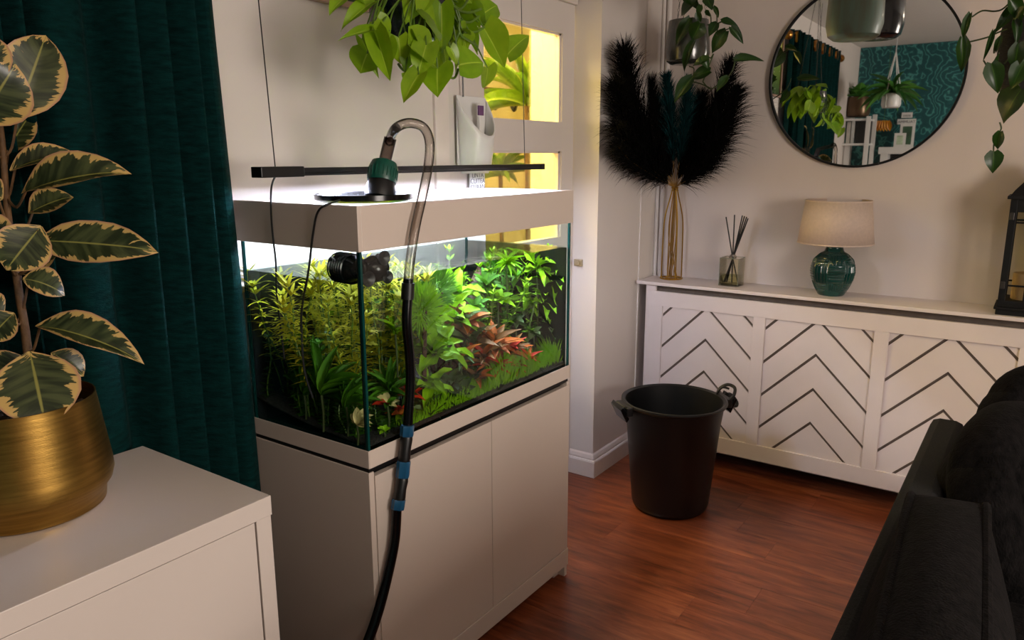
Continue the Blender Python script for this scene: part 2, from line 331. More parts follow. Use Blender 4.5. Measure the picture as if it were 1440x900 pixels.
# ------------------------------------------------------------------ the room
ZC = 2.67; YB = -1.6; XR = 2.6
fl = struct(MB().box((-1.95, YB, -.06), (XR, YW, -.012)).build('floor', m_gap, smooth=False))
PWD, PL = .19, 1.28
k = 0; y = YB
while y < YW:
    x = -1.95-rnd.random()*PL; y1 = min(y+PWD, YW)
    while x < XR:
        a, b = max(x, -1.95), min(x+PL, XR)
        if b-a > .02: MB().box((a+.0002, y+.0002, -.012), (b-.0002, y1-.0002, 0)).build('plank', m_floor, fl, smooth=False, bevel=.0006)
        x += PL
    y += PWD
struct(MB().box((-3.3, YB-.1, ZC), (XR+.1, YW+.1, ZC+.1)).build('ceiling', m_ceil, smooth=False))
struct(MB().box((-1.95, YW, -.06), (XR+.1, YW+.12, ZC)).build('wall_back', m_wall, smooth=False))
struct(MB().box((-1.95, YB-.12, -.06), (XR+.1, YB, ZC)).build('wall_front', m_paper, smooth=False))
# right wall with its window opening
wr = MB(); Wy0, Wy1, Wz0, Wz1 = .05, 1.45, 1.0, 2.2
wr.box((XR, YB, -.06), (XR+.12, Wy0, ZC)).box((XR, Wy1, -.06), (XR+.12, YW, ZC)).box((XR, Wy0, -.06), (XR+.12, Wy1, Wz0)).box((XR, Wy0, Wz1), (XR+.12, Wy1, ZC))
struct(wr.build('wall_right', m_walld, smooth=False))
wn = bpy.data.objects.new('window_1', None); COL.objects.link(wn); wn.location = (XR+.06, .75, Wz0); struct(wn)
for a, b in (((XR+.02, Wy0, Wz0), (XR+.09, Wy0+.06, Wz1)), ((XR+.02, Wy1-.06, Wz0), (XR+.09, Wy1, Wz1)), ((XR+.02, Wy0+.06, Wz0), (XR+.09, Wy1-.06, Wz0+.06)), ((XR+.02, Wy0+.06, Wz1-.06), (XR+.09, Wy1-.06, Wz1)), ((XR+.02, .72, Wz0+.06), (XR+.09, .78, Wz1-.06))):
    MB().box(a, b).build('window_frame', m_trim, wn, smooth=False)
# door wall (left) with the doorway, and the boxed pillar by the corner
DY0, DY1, DZ = 2.19, 3.098, 2.205
wl = MB().box((XD-.1, YB, -.06), (XD, DY0-.03, ZC)).box((XD-.1, DY0-.03, DZ+.03), (XD, 3.104, ZC))
struct(wl.build('wall_left', m_walld, smooth=False))
XB, YR = -1.69, 3.105
pl = struct(MB().box((XD-.1, YR, -.06), (XB, YW, ZC)).build('wall_pillar', m_walld, smooth=False))
struct(MB().box((XB, 3.55, .0), (XB+.006, YW, ZC)).build('trim_1', m_walld, smooth=False))
# skirting with a moulded top
def skirt(name, p0, p1, n, h=.118, t=.02, m0=0, m1=0):
    p0, p1, n = Vector(p0), Vector(p1), Vector(n); d = (p1-p0).normalized(); prof = [(0, 0), (t, 0), (t, h*.66), (t*.85, h*.72), (t*.55, h*.74), (t*.55, h*.8), (t*.3, h*.93), (0, h)]; g = MB(); vv = []
    for e, q in ((0, p0), (1, p1)):
        for a, z in prof: vv.append(q+n*a+Vector((0, 0, z))+d*((-m0*a) if e == 0 else m1*a))
    k = len(prof); g.add(vv, [(i, (i+1) % k, k+(i+1) % k, k+i) for i in range(k)]+[tuple(range(k))[::-1], tuple(range(k, 2*k))])
    return struct(g.build(name, m_trim, smooth=False))
skirt('baseboard_pillar', (XB, YR, 0), (XB, 3.75, 0), (1, 0, 0), m0=1)
skirt('baseboard_return', (XD, YR, 0), (XB, YR, 0), (0, -1, 0), m1=1)
# door frame and door with its panes
tr = MB().box((XD-.06, DY0-.075, 0), (XD+.012, DY0-.0006, DZ+.06)).box((XD-.06, DY0-.0006, DZ+.001), (XD+.012, 3.102, DZ+.06))
struct(tr.build('trim_2', m_trim, smooth=False, bevel=.003))
door = bpy.data.objects.new('door_1', None); COL.objects.link(door); door.location = (XD-.02, DY0, 0); struct(door)
PY0, PY1 = 2.42, 2.996
x0, x1 = XD-.04, XD-.002
openings = [(1.70, 2.075), (1.19, 1.573), (.68, 1.06)]
MB().box((x0, DY0, .006), (x1, PY0, DZ)).build('stile', m_walld, door, smooth=False)
MB().box((x0, PY1, .006), (x1, DY1, DZ)).build('stile', m_walld, door, smooth=False)
for z0_, z1_ in ((2.075, DZ), (1.573, 1.70), (1.06, 1.19), (.006, .68)):
    MB().box((x0, PY0, z0_), (x1, PY1, z1_)).build('rail', m_walld, door, smooth=False)
for z0_, z1_ in openings:
    MB().box((XD-.024, PY0-.004, z0_-.004), (XD-.019, PY1+.004, z1_+.004)).build('pane', m_pane, door, smooth=False)
    for a, b in (((PY0, z0_), (PY0+.012, z1_)), ((PY1-.012, z0_), (PY1, z1_)), ((PY0, z1_-.008), (PY1, z1_))):
        MB().box((XD-.036, a[0], a[1]), (XD-.012, b[0], b[1])).build('glazing_bead', m_trim, door, smooth=False)
p = at(812, 370, 1, YR)
lt = MB().box((p.x-.012, YR-.014, p.z-.012), (p.x+.03, YR-.0, p.z+.02)).tube([(p.x+.014, YR-.03, p.z+.004), (p.x+.014, YR, p.z+.004)], .011, 12)
tag(lt.build('door_catch', M('beige_metal', 'a89a7c', .4, .3), bevel=.002), 'small beige door catch on the white pillar by the aquarium', 'door catch')
# fill lamp added out of view to lift the light on the lower aquarium cabinet
cl_ = thing('fill_lamp', (.7, .3, ZC-.09), 'added unseen round white fill lamp on the ceiling over the sofa', 'fill lamp')
MB().lathe([(0, .09), (.2, .09), (.2, .06), (.19, .06), (.19, .05), (0, .05)], (.7, .3, ZC-.09), 40).build('base', m_trim, cl_)
MB().lathe([(.185, .058), (.18, .03), (.12, .005), (0, 0)], (.7, .3, ZC-.09), 40).build('diffuser', emit('fill_diffuser', 'ffe9d2', 34), cl_)
# heating pipes in the corner
for i, px_ in enumerate((927.5, 934.5)):
    p = at(px_, 200, 1, YW-.03); t = MB().tube([(p.x, YW-.03, .9), (p.x, YW-.03, ZC)], .0105 if i == 0 else .0125, 12)
    tag(t.build('heating_pipe', m_walld), 'white painted heating pipe beside the pillar' if i == 0 else 'thicker white painted heating pipe behind the gold wire vase', 'pipe', 'pipes in the corner')
p = at(931, 258, 1, YW-.03)
tag(MB().box((p.x-.04, YW-.047, p.z-.008), (p.x+.04, YW-.0, p.z+.008)).build('pipe_clip', m_trim, bevel=.004), 'white clip holding the two corner heating pipes', 'pipe clip')
# hallway behind the door
struct(MB().box((-3.4, 1.1, -.06), (-3.2, 5.3, ZC)).build('wall_hall_back', m_cream, smooth=False))
struct(MB().box((-2.07, 3.12, -.06), (XD-.1, 3.22, ZC)).build('wall_hall_jamb', m_cream, smooth=False))
struct(MB().box((-3.2, 5.2, -.06), (XD-.1, 5.3, ZC)).build('wall_hall_far', m_cream, smooth=False))
struct(MB().box((-3.2, 1.1, -.06), (XD-.1, 1.2, ZC)).build('wall_hall_near', m_cream, smooth=False))
struct(MB().box((XD-.1, YW, -.06), (XD-.0, 5.3, ZC)).build('wall_hall_right', m_cream, smooth=False))
struct(MB().box((-3.4, 1.1, -.1), (-1.95, 5.3, -.0)).build('floor_hall', m_floor, smooth=False))
struct(MB().box((-3.4, YW+.1, ZC), (XD, 5.3, ZC+.1)).build('ceiling_hall', m_cream, smooth=False))
a = at(684, 128, 0, -3.19); b = at(760, 138, 0, -3.19)
rk = thing('coat_rack', (-3.19, a.y, a.z), 'dark wooden coat rack board on the yellow hall wall', 'coat rack')
MB().box((-3.2, a.y-.2, a.z-.03), (-3.175, b.y+.1, a.z+.025)).build('board', m_rack, rk, bevel=.003)
for px_ in (690, 716.5, 746):
    q = at(px_, 150, 0, -3.16); zt = a.z-.02
    MB().tube(spline([(-3.175, q.y, zt), (-3.15, q.y, zt-.05), (-3.12, q.y, zt-.10), (-3.10, q.y, zt-.06)], 5), .011, 8).build('hook', m_black, rk)
drac_me = leafmb(STRAP, .3, .35, nu=7, nv=2).mesh('dracaena_leaf', m_drac)
for i, (px_, py_, X, L, n, lab) in enumerate(((741, 150, -2.32, .36, 20, 'tall upright dracaena in the yellow hall behind the door'), (704, 248, -2.8, .28, 18, 'low spreading dracaena behind the lower door pane'))):
    p = at(px_, py_, 0, X); r = thing('dracaena', (p.x, p.y, 0), lab, 'plant', 'dracaenas in the hall')
    MB().tube([(p.x, p.y, .25), (p.x+.01, p.y, p.z*.6), (p.x, p.y, p.z+.02)], .014, 8).build('trunk', m_bark, r)
    MB().lathe([(0, 0), (.11, 0), (.14, .28), (.13, .28), (.12, .25), (0, .25)], (p.x, p.y, 0), 24).build('pot', m_potd, r)
    for o in range(n):
        an = o*2.4+i; el = 1.35-1.5*(o/n); d = Vector((math.cos(an)*math.cos(el), math.sin(an)*math.cos(el), math.sin(el))); l = L*(.75+.4*rnd.random())
        inst('leaf', drac_me, r, basis(p, p+d*l, Vector((0, 0, 1)) if el < 1.1 else Vector((-math.cos(an), -math.sin(an), .2)), .034, l))

# ------------------------------------------------------------------ aquarium cabinet
TX0, TX1, TY0, TY1 = -1.79, -1.326, 1.263, 2.255
cb = thing('aquarium_cabinet', (-1.56, 1.76, 0), 'white two-door cabinet that carries the planted aquarium', 'cabinet')
MB().box((TX0, TY0, .043), (TX1-.002, TY0+.018, .765)).build('side_panel', m_tankw, cb, smooth=False, bevel=.0012)
MB().box((TX0, TY1-.018, .0), (TX1-.002, TY1, .765)).build('side_panel', m_tankw, cb, smooth=False, bevel=.0012)
MB().box((TX0, TY0+.018, .05), (TX0+.01, TY1-.018, .765)).build('back_panel', m_tankw, cb, smooth=False)
MB().box((TX0, TY0+.018, .05), (TX1-.022, TY1-.018, .068)).build('bottom_panel', m_tankw, cb, smooth=False)
MB().box((TX0+.01, TY0+.018, .745), (TX1-.03, TY1-.018, .763)).build('top_panel', m_black, cb, smooth=False)
YS = 1.783
for a, b in ((TY0+.0195, YS-.0012), (YS+.0012, TY1-.002)): MB().box((TX1-.020, a, .113), (TX1, b, .752)).build('door', m_tankw, cb, smooth=False, bevel=.0012)
MB().box((TX1-.020, TY0, .043), (TX1+.001, TY1+.004, .110)).build('plinth_rail', m_tankw, cb, smooth=False, bevel=.0015)
for yy in (TY0+.01, TY1-.05):
    for xx in (TX0+.02, TX1-.06): MB().box((xx, yy, 0), (xx+.03, yy+.035, .05)).build('foot', m_tankw, cb, smooth=False)
# ------------------------------------------------------------------ aquarium
aq = thing('aquarium', (-1.56, 1.76, .765), 'planted glass aquarium with white hood band and white base frame', 'aquarium')
MB().box((TX0+.006, TY0+.004, .763), (TX1-.006, TY1-.006, .779)).build('foam_mat', m_black, aq, smooth=False)
fr = MB(); t = .0029
fr.box((TX0, TY0, .777), (TX1, TY0+t, .825)).box((TX0, TY1-t, .777), (TX1, TY1, .825)).box((TX0, TY0+t, .777), (TX0+t, TY1-t, .825)).box((TX1-t, TY0+t, .777), (TX1, TY1-t, .825))
fr.build('base_frame', m_tankw, aq, smooth=False, bevel=.0012)
GX0, GX1, GY0, GY1, GZ0, GZ1 = TX0+.003, TX1-.003, TY0+.003, TY1-.003, .80, 1.345
MB().box((GX0, GY0, GZ0), (GX1, GY1, GZ0+.01)).build('bottom_pane', m_gedge, aq, smooth=False)
g = .007
MB().box((GX1-g, GY0, GZ0+.01), (GX1, GY1, GZ1)).build('pane', m_glass, aq, smooth=False)
MB().box((GX0, GY0, GZ0+.01), (GX0+g, GY1, GZ1)).build('pane', m_glass, aq, smooth=False)
MB().box((GX0+g+.0005, GY0, GZ0+.01), (GX1-g-.0005, GY0+g, GZ1)).build('pane', m_glass, aq, smooth=False)
MB().box((GX0+g+.0005, GY1-g, GZ0+.01), (GX1-g-.0005, GY1, GZ1)).build('pane', m_glass, aq, smooth=False)
for yy, s in ((GY0, 1), (GY1, -1)):
    for xx, q in ((GX0, 1), (GX1, -1)): MB().box((xx+q*.0004, yy+s*.0004, GZ0+.01), (xx+q*.0075, yy+s*.0075, GZ1)).build('silicone_seam', m_gedge, aq, smooth=False)
MB().box((GX1-.012, GY0+.0003, GZ0+.01), (GX1-.0085, GY0+.006, GZ1)).build('silicone_seam', m_black, aq, smooth=False)
WZ = 1.248
MB().box((GX0+g+.001, GY0+g+.001, GZ0+.01), (GX0+g+.003, GY1-g-.001, WZ-.002)).build('backing_film', m_film, aq, smooth=False)
MB().box((GX0+g+.004, GY1-g-.003, GZ0+.01), (GX1-g-.004, GY1-g-.001, WZ-.004)).build('backing_film', m_film, aq, smooth=False)
HX0, HX1, HY0, HY1 = TX0-.004, TX1+.003, TY0-.005, TY1+.002
MB().box((HX0, HY0, 1.329), (HX1, HY0+.012, 1.438)).build('hood_panel', m_tankw, aq, smooth=False, bevel=.001)
MB().box((HX0, HY1-.012, 1.329), (HX1, HY1, 1.438)).build('hood_panel', m_tankw, aq, smooth=False, bevel=.001)
MB().box((HX1-.012, HY0+.012, 1.329), (HX1, HY1-.012, 1.438)).build('hood_panel', m_tankw, aq, smooth=False, bevel=.001)
MB().box((HX0, HY0+.012, 1.40), (HX0+.012, HY1-.012, 1.438)).build('hood_panel', m_tankw, aq, smooth=False, bevel=.001)
wg = MB().grid(lambda u, v: (GX0+g+.0008+(GX1-GX0-2*g-.0016)*u, GY0+g+.0008+(GY1-GY0-2*g-.0016)*v, WZ), 24, 40)
tag(wg.build('aquarium_water', m_water), 'clear rippled water surface inside the planted aquarium', 'water', kind='stuff')
def subz(x, y): u = (GX1-x)/(GX1-GX0); return .834+.04*u*u+.010*math.sin(y*11)*u
sg = MB().grid(lambda u, v: (GX1-g-.001-(GX1-GX0-2*g-.006)*u, GY0+g+.001+(GY1-GY0-2*g-.006)*v, subz(GX1-(GX1-GX0)*u, GY0+(GY1-GY0)*v)), 12, 24)
tag(sg.build('aquarium_soil', m_sand, solid=.006), 'dark planting soil on the bottom of the aquarium', 'soil', kind='stuff')

# ------------------------------------------------------------------ aquatic plants
def am(n, a, b, r=.6, t=.18): return leafmat(n, a, b, b, r, t, .04, .2)
A_yel = am('yellow_stem_leaf', '8f9410', 'c2bd2c'); A_lime = am('lime_leaf', '5c8d06', '8fc010'); A_grn = am('mid_green_leaf', '2c5a0a', '4a8010')
A_drk = am('deep_green_leaf', '18300e', '2c4a18'); A_brn = am('olive_brown_leaf', '52300f', '7d5626'); A_red = am('red_leaf', '8c120a', 'b4300e'); A_org = am('orange_leaf', '963c10', 'b86a2c'); A_crm = am('cream_leaf', 'a8a062', 'cfc48c')
A_mint = am('grey_green_leaf', '3c5230', '6a7f52')
def strip(mb, base, d, nrm, L, W, bend, seg=3):
    d = d.normalized(); side = d.cross(nrm); side = side.normalized() if side.length > 1e-5 else d.orthogonal().normalized(); nn = side.cross(d); vv = []; uv = []
    for i in range(seg+1):
        t = i/seg; c = base+d*(L*t)+nn*(-bend*L*t*t); wd = W*interp(LANCE, max(t, .02))*.5
        vv += [c-side*wd, c+side*wd]; uv += [(.2, t), (.8, t)]
    mb.add(vv, [(2*i, 2*i+1, 2*i+3, 2*i+2) for i in range(seg)], uv)
def stem_meshes(tag_, h, gap, whorl, L, W, mat, bend=.35, up_=.5, seed=0, topscale=1.0, bare=0):
    q = random.Random(seed); f = MB(); s_ = MB(); n = int(h/gap)
    lean = Vector((q.uniform(-.05, .05), q.uniform(-.05, .05), 0))*1.6; ctr = lambda z: Vector((0, 0, z))+lean*(z/h)+Vector((.006*math.sin(z*30+seed), .006*math.cos(z*24), 0))
    s_.tube([ctr(h*i/6) for i in range(7)], [.0022]*6+[.001], 5)
    for i in range(int(n*bare), n+1):
        z = gap*.4+(h-gap*.4)*i/n; e = up_+(.5 if i > n-2 else 0); sc = (.8+.4*q.random())*(topscale if i > n-3 else 1)
        for k in range(whorl):
            an = 2*PI*k/whorl+i*.7+q.uniform(-.25, .25); ee = e+q.uniform(-.25, .25); d = Vector((math.cos(an)*math.cos(ee), math.sin(an)*math.cos(ee), math.sin(ee)))
            strip(f, ctr(z), d, Vector((0, 0, 1)), L*sc, W*sc, bend)
    return s_.mesh(tag_+'_stem', m_vine), f.mesh(tag_+'_foliage', mat)
def stem_plant(name, meshes, x, y, z, sc, lab, grp, rot):
    r = thing(name, (x, y, z), lab, 'aquatic plant', grp); r.rotation_euler = (0, 0, rot); r.scale = (sc[0], sc[0], sc[1])
    for nm, me in zip(('stem', 'foliage'), meshes):
        o = bpy.data.objects.new(nm, me); COL.objects.link(o); o.parent = r
rot_m = [stem_meshes('yellow%d' % i, .33, .021, 8, .040, .0085, A_yel, .35, .35, i, 1.2, (.45, .35, .5, .25)[i]) for i in range(4)]
q = random.Random(5); cnt = 0
for i in range(46):
    y = q.uniform(1.30, 1.66); x = q.uniform(-1.755, -1.44)
    if y > 1.52 and x > -1.5: x -= .12
    top = q.uniform(1.17, 1.238) - (.05 if x > -1.5 else 0); z = subz(x, y)
    stem_plant('yellow_stem_plant', rot_m[i % 4], x, y, z, (q.uniform(.85, 1.1), (top-z)/.33), 'yellow-green feathery stem plant in the dense bush reaching the water surface', 'yellow stem plants in the aquarium', q.random()*6)
grn_m = [stem_meshes('round%d' % i, .2, .02, 4, .022, .014, A_grn if i else A_drk, .2, .3, 10+i) for i in range(3)]
for i in range(44):
    x = q.uniform(-1.755, -1.37); y = q.uniform(1.285, 1.40); h = q.uniform(.10, .24) if x < -1.5 else q.uniform(.05, .12); z = subz(x, y)
    stem_plant('small_leaved_stem_plant', grn_m[i % 3], x, y, z, (q.uniform(.8, 1.15), h/.2), 'low dark green small-leaved stem plant by the end pane below the yellow bush', 'dark small-leaved plants in the aquarium', q.random()*6)
for i in range(34):
    x = q.uniform(-1.765, -1.60); y = q.uniform(1.75, 2.22); h = q.uniform(.16, .34); z = subz(x, y)
    stem_plant('small_leaved_stem_plant', grn_m[i % 3], x, y, z, (q.uniform(.9, 1.4), h/.2), 'dark green small-leaved stem plant against the back pane behind the red plants', 'background stem plants in the aquarium', q.random()*6)
brt_m = [stem_meshes('bright%d' % i, .2, .016, 5, .018, .009, A_lime, .25, .4, 30+i) for i in range(2)]
for i in range(16):
    x = q.uniform(-1.70, -1.45); y = q.uniform(1.95, 2.2); top = q.uniform(1.12, 1.235); z = subz(x, y)
    stem_plant('bright_stem_plant', brt_m[i % 2], x, y, z, (q.uniform(1.2, 1.5), (top-z)/.2), 'bright green bushy stem plant at the far end of the aquarium', 'bright far-end plants in the aquarium', q.random()*6)
bsh_m = [stem_meshes('bushy%d' % i, .2, .024, 4, .036, .016, (A_grn, A_lime, A_grn)[i], .3, .35, 50+i) for i in range(3)]
for i in range(30):
    y = q.uniform(1.52, 2.2); x = q.uniform(-1.72, -1.52); h = q.uniform(.14, .30); z = subz(x, y)
    stem_plant('bushy_stem_plant', bsh_m[i % 3], x, y, z, (q.uniform(.9, 1.3), h/.2), 'leafy green stem plant in the thicket behind the driftwood', 'leafy thicket in the aquarium', q.random()*6)
oval_me = {}
def blade(mat, prof, key, **kw):
    if (key, mat.name) not in oval_me: oval_me[(key, mat.name)] = leafmb(prof, nu=6, nv=2, **kw).mesh('blade', mat)
    return oval_me[(key, mat.name)]
def rosette(px_, py_, X, n, L, W, mat, prof, lab, grp, el=(.2, 1.2), key='o', kw=dict(fold=.3, droop=.35), face=.35, seed=0, mats=None, stemr=.003):
    n = int(n*1.45); L *= 1.12; W *= 1.1
    q = random.Random(seed*7+int(px_)); p = at(px_, py_, 0, X); zb = subz(p.x, p.y)
    r = thing('rosette_plant', (p.x, p.y, zb), lab, 'aquatic plant', grp)
    MB().tube([(p.x, p.y, zb-.004), (p.x+.004, p.y, (zb+p.z)/2), (p.x, p.y, p.z)], stemr, 6).build('stem', m_vined, r)
    for i in range(n):
        an = i*2.399+q.random()*.9; e = el[0]+(el[1]-el[0])*(i/max(1, n-1))+q.uniform(-.15, .15)
        d = Vector((math.cos(an)*math.cos(e)+face*.5, math.sin(an)*math.cos(e)-face*.3, math.sin(e))).normalized(); l = L*q.uniform(.75, 1.2)
        mt = mats[i % len(mats)] if mats else mat; tip = p+d*l
        tip.x = min(max(tip.x, GX0+.025), GX1-.014); tip.y = min(max(tip.y, GY0+.014), GY1-.02); tip.z = min(tip.z, WZ-.006)
        inst('leaf', blade(mt, prof, key, **kw), r, basis(p, tip, Vector((.35, -.25, 1)), W*q.uniform(.8, 1.15), l))
RG = 'rosette plants in the aquarium'
# left group, seen through the end pane and the near corner
rosette(452, 556, -1.50, 8, .12, .024, A_grn, OVAL, 'broad oval-leaved green plant under the yellow stem bush', RG, (.3, 1.45))
rosette(428, 556, -1.58, 7, .115, .022, A_grn, OVAL, 'upright oval-leaved green plant beside the end pane', RG, (.3, 1.45), seed=2)
rosette(487, 572, -1.42, 13, .085, .014, A_grn, STRAP, 'narrow-leaved mid green rosette near the front corner seam', RG, (.3, 1.3), 's')
rosette(546, 556, -1.40, 11, .085, .016, A_grn, STRAP, 'narrow-leaved green rosette right behind the black hose', RG, (.3, 1.3), 's', seed=3)
rosette(556, 470, -1.46, 7, .06, .018, A_lime, STRAP, 'light green narrow-leaved plant behind the black hose', RG, (.5, 1.3), 's', seed=3)
rosette(502, 598, -1.37, 9, .045, .02, A_crm, OVAL, 'pale cream-leaved small plant in the near bottom corner', RG, (.0, .9), seed=1)
rosette(545, 570, -1.36, 7, .035, .018, A_crm, OVAL, 'pale yellow-leaved small plant by the front pane base', RG, (.0, .9), seed=4, mats=[A_crm, A_red, A_grn])
rosette(566, 585, -1.36, 8, .04, .02, A_red, OVAL, 'small red-leaved plant by the blue hose coupling', RG, (.1, 1.0), seed=5, mats=[A_red, A_org, A_lime])
rosette(540, 607, -1.345, 8, .022, .012, A_lime, OVAL, 'tiny lime tuft at the foot of the near corner', RG, (.1, 1.1), seed=6)
# middle: bright lobed fern, moss, anubias
for i, (x, y, X, n, l) in enumerate(((612, 500, -1.42, 9, .09), (632, 455, -1.50, 10, .095), (600, 462, -1.47, 7, .08), (640, 415, -1.56, 9, .09))):
    rosette(x, y, X, n, l, .04, A_lime, OVAL, 'bright lime fern with broad wavy lobed leaves in the aquarium middle', 'lobed ferns in the aquarium', (.0, 1.2), 'wav', dict(fold=.2, droop=.4, wave=.10), seed=i)
rosette(605, 540, -1.40, 8, .075, .03, A_lime, OVAL, 'curled lime fern above the dark rosette', 'lobed ferns in the aquarium', (-.6, .9), 'wav', dict(fold=.2, droop=.4, wave=.10), seed=9)
rosette(683, 405, -1.53, 12, .06, .026, A_grn, OVAL, 'glossy green anubias rosette high on the driftwood', RG, (.1, 1.2), seed=7)
rosette(700, 425, -1.50, 9, .05, .024, A_lime, OVAL, 'lighter green anubias under the high rosette', RG, (.1, 1.2), seed=8)
rosette(668, 436, -1.47, 9, .05, .024, A_grn, OVAL, 'green anubias on the driftwood above the brown leaves', RG, (.0, 1.2), seed=11)
rosette(712, 372, -1.5, 16, .055, .010, A_lime, STRAP, 'spiky lime star-shaped plant under the water surface', RG, (-.5, 1.3), 's', seed=9)
for i, (x, y, X) in enumerate(((755, 378, -1.46), (778, 395, -1.42), (742, 420, -1.5), (790, 365, -1.45), (765, 425, -1.45), (735, 372, -1.55))):
    rosette(x, y, X, 9, .07, .026, A_lime, OVAL, 'curly bright green plant at the far end of the aquarium', 'curly far-end plants in the aquarium', (-.6, 1.2), 'wav', dict(fold=.2, droop=.5, wave=.12), seed=20+i)
for i, (x, y, X) in enumerate(((725, 455, -1.46), (750, 470, -1.45), (775, 460, -1.42), (740, 440, -1.5), (785, 490, -1.40))):
    rosette(x, y, X, 7, .045, .02, A_drk, OVAL, 'dark green small-leaved rosette right of the red plants', 'dark rosettes in the aquarium', (-.3, 1.1), seed=30+i, mats=[A_drk, A_grn, A_mint])
# red and brown group
for i, (x, y, X, n, l, w_, ms, lab) in enumerate((
    (662, 488, -1.44, 10, .10, .034, [A_brn, A_mint, A_brn], 'olive brown broad-leaved plant left of the red leaves'),
    (648, 512, -1.42, 10, .085, .018, [A_brn, A_org, A_mint], 'bronze narrow-leaved plant in front of the driftwood'),
    (693, 492, -1.41, 13, .105, .028, [A_org, A_brn, A_org], 'large orange-bronze leaved plant at the centre of the aquarium'),
    (697, 522, -1.385, 12, .07, .022, [A_red, A_red, A_org], 'bright red leaved plant just above the green carpet'),
    (715, 500, -1.40, 10, .08, .024, [A_org, A_red, A_brn], 'orange-red leaved plant beside the bright red one'),
    (742, 508, -1.39, 9, .05, .014, [A_red, A_org], 'small red feathery plant above the carpet towards the far end'),
    (655, 458, -1.46, 10, .08, .03, [A_brn, A_mint, A_org], 'bronze broad-leaved plant below the anubias'),
    (725, 520, -1.38, 9, .05, .018, [A_red, A_org, A_red], 'small deep red plant at the edge of the carpet'),
    (680, 505, -1.395, 11, .07, .022, [A_red, A_org, A_brn], 'red-orange plant in front of the large bronze one'),
    (670, 535, -1.39, 10, .06, .02, [A_brn, A_drk, A_org], 'dark bronze low plant left of the bright red one'),
    (575, 560, -1.37, 8, .05, .02, [A_red, A_org, A_drk], 'red and orange plant behind the hose coupling'))):
    rosette(x, y, X, n, l, w_, None, LANCE, lab, 'red and bronze plants in the aquarium', (.15, 1.25), 'l', dict(fold=.3, droop=.45), seed=40+i, mats=ms)
for i, (x, y, X) in enumerate(((622, 568, -1.38), (645, 558, -1.38), (605, 583, -1.365), (632, 545, -1.40))):
    rosette(x, y, X, 9, .055, .026, None, OVAL, 'dark grey-green broad rosette behind the near end of the carpet', 'dark front rosettes in the aquarium', (.0, 1.1), seed=60+i, mats=[A_drk, A_mint, A_drk])
# needle moss balls
def moss(px_, py_, X, R, n, mat, lab, sx=1.0):
    q = random.Random(int(px_)); p = at(px_, py_, 0, X); f = MB()
    for i in range(n):
        d = Vector((q.gauss(0, 1), q.gauss(0, 1), q.gauss(0, 1))).normalized(); b = p+Vector((d.x*R*.5, d.y*R*.6*sx, d.z*R*.75))*q.random()**.4
        e = (d+Vector((0, 0, .5))+Vector((q.uniform(-.5, .5), q.uniform(-.5, .5), q.uniform(-.5, .5)))).normalized()
        strip(f, b, e, Vector((.7, -.5, .5)), R*q.uniform(.3, .6), .0045, .2, 2)
    zb = subz(p.x, p.y); r = thing('moss_clump', (p.x, p.y, zb), lab, 'aquatic moss', 'moss clumps in the aquarium')
    f.build('foliage', mat, r)['kind'] = 'stuff'
    MB().tube([(p.x, p.y, zb-.003), (p.x+.01, p.y+.005, p.z)], .007, 6).build('twig', m_wood, r)
moss(592, 432, -1.42, .075, 700, A_lime, 'feathery green moss ball beside the black hose in the tank', 1.0)
moss(615, 405, -1.48, .07, 600, A_grn, 'dark feathery moss clump below the clear hose', 1.1)
moss(700, 378, -1.56, .07, 500, A_grn, 'feathery moss clump on top of the driftwood', 1.2)
moss(768, 448, -1.52, .07, 500, A_drk, 'dark moss clump near the far end of the tank', 1.2)
# carpet
q = random.Random(3); f = MB()
for i in range(7000):
    y = q.uniform(1.42, 2.225); a = (y-1.42)/.8; x = GX1-.02-q.random()*(.045+.055*a); hgt = (.012+.026*min(1, a*1.7))*q.uniform(.6, 1.2)*(1+.35*math.sin(y*17)+.3*math.sin(y*41+x*60))
    z = subz(x, y)+q.random()*.016*min(1, a*2)*(1+.8*math.sin(y*23+x*40))
    strip(f, Vector((x, y, z)), Vector((q.uniform(-.5, .5), q.uniform(-.5, .5), 1)), Vector((1, 0, 0)), hgt*1.5, .006, .2, 2)
tag(f.build('carpet_plant', A_lime), 'bright green grassy carpet along the front pane of the aquarium', 'aquatic plant', kind='stuff')
# driftwood
dw = thing('driftwood', (-1.5, 1.7, .85), 'brown branching driftwood among the aquarium plants', 'driftwood')
def pt(x, y, X): return at(x, y, 0, X)
b0 = pt(600, 600, -1.45); b0.z = subz(b0.x, b0.y)-.005
MB().tube(spline([b0, pt(622, 540, -1.5), pt(648, 470, -1.55), pt(664, 410, -1.58), pt(680, 372, -1.6)], 6), [.03-.0006*i for i in range(25)], 10).build('branch', m_wood, dw)
MB().tube(spline([b0, pt(575, 545, -1.44), pt(548, 552, -1.42), pt(520, 560, -1.42)], 6), [.024-.0009*i for i in range(19)], 10).build('branch', m_wood, dw)
MB().tube(spline([pt(622, 540, -1.5), pt(600, 480, -1.5), pt(585, 440, -1.5)], 6), [.02-.001*i for i in range(13)], 8).build('branch', m_wood, dw)
MB().tube(spline([pt(648, 470, -1.55), pt(700, 470, -1.56), pt(760, 440, -1.56)], 6), [.014-.0008*i for i in range(13)], 8).build('branch', m_wood, dw)
b1 = pt(520, 560, -1.42)
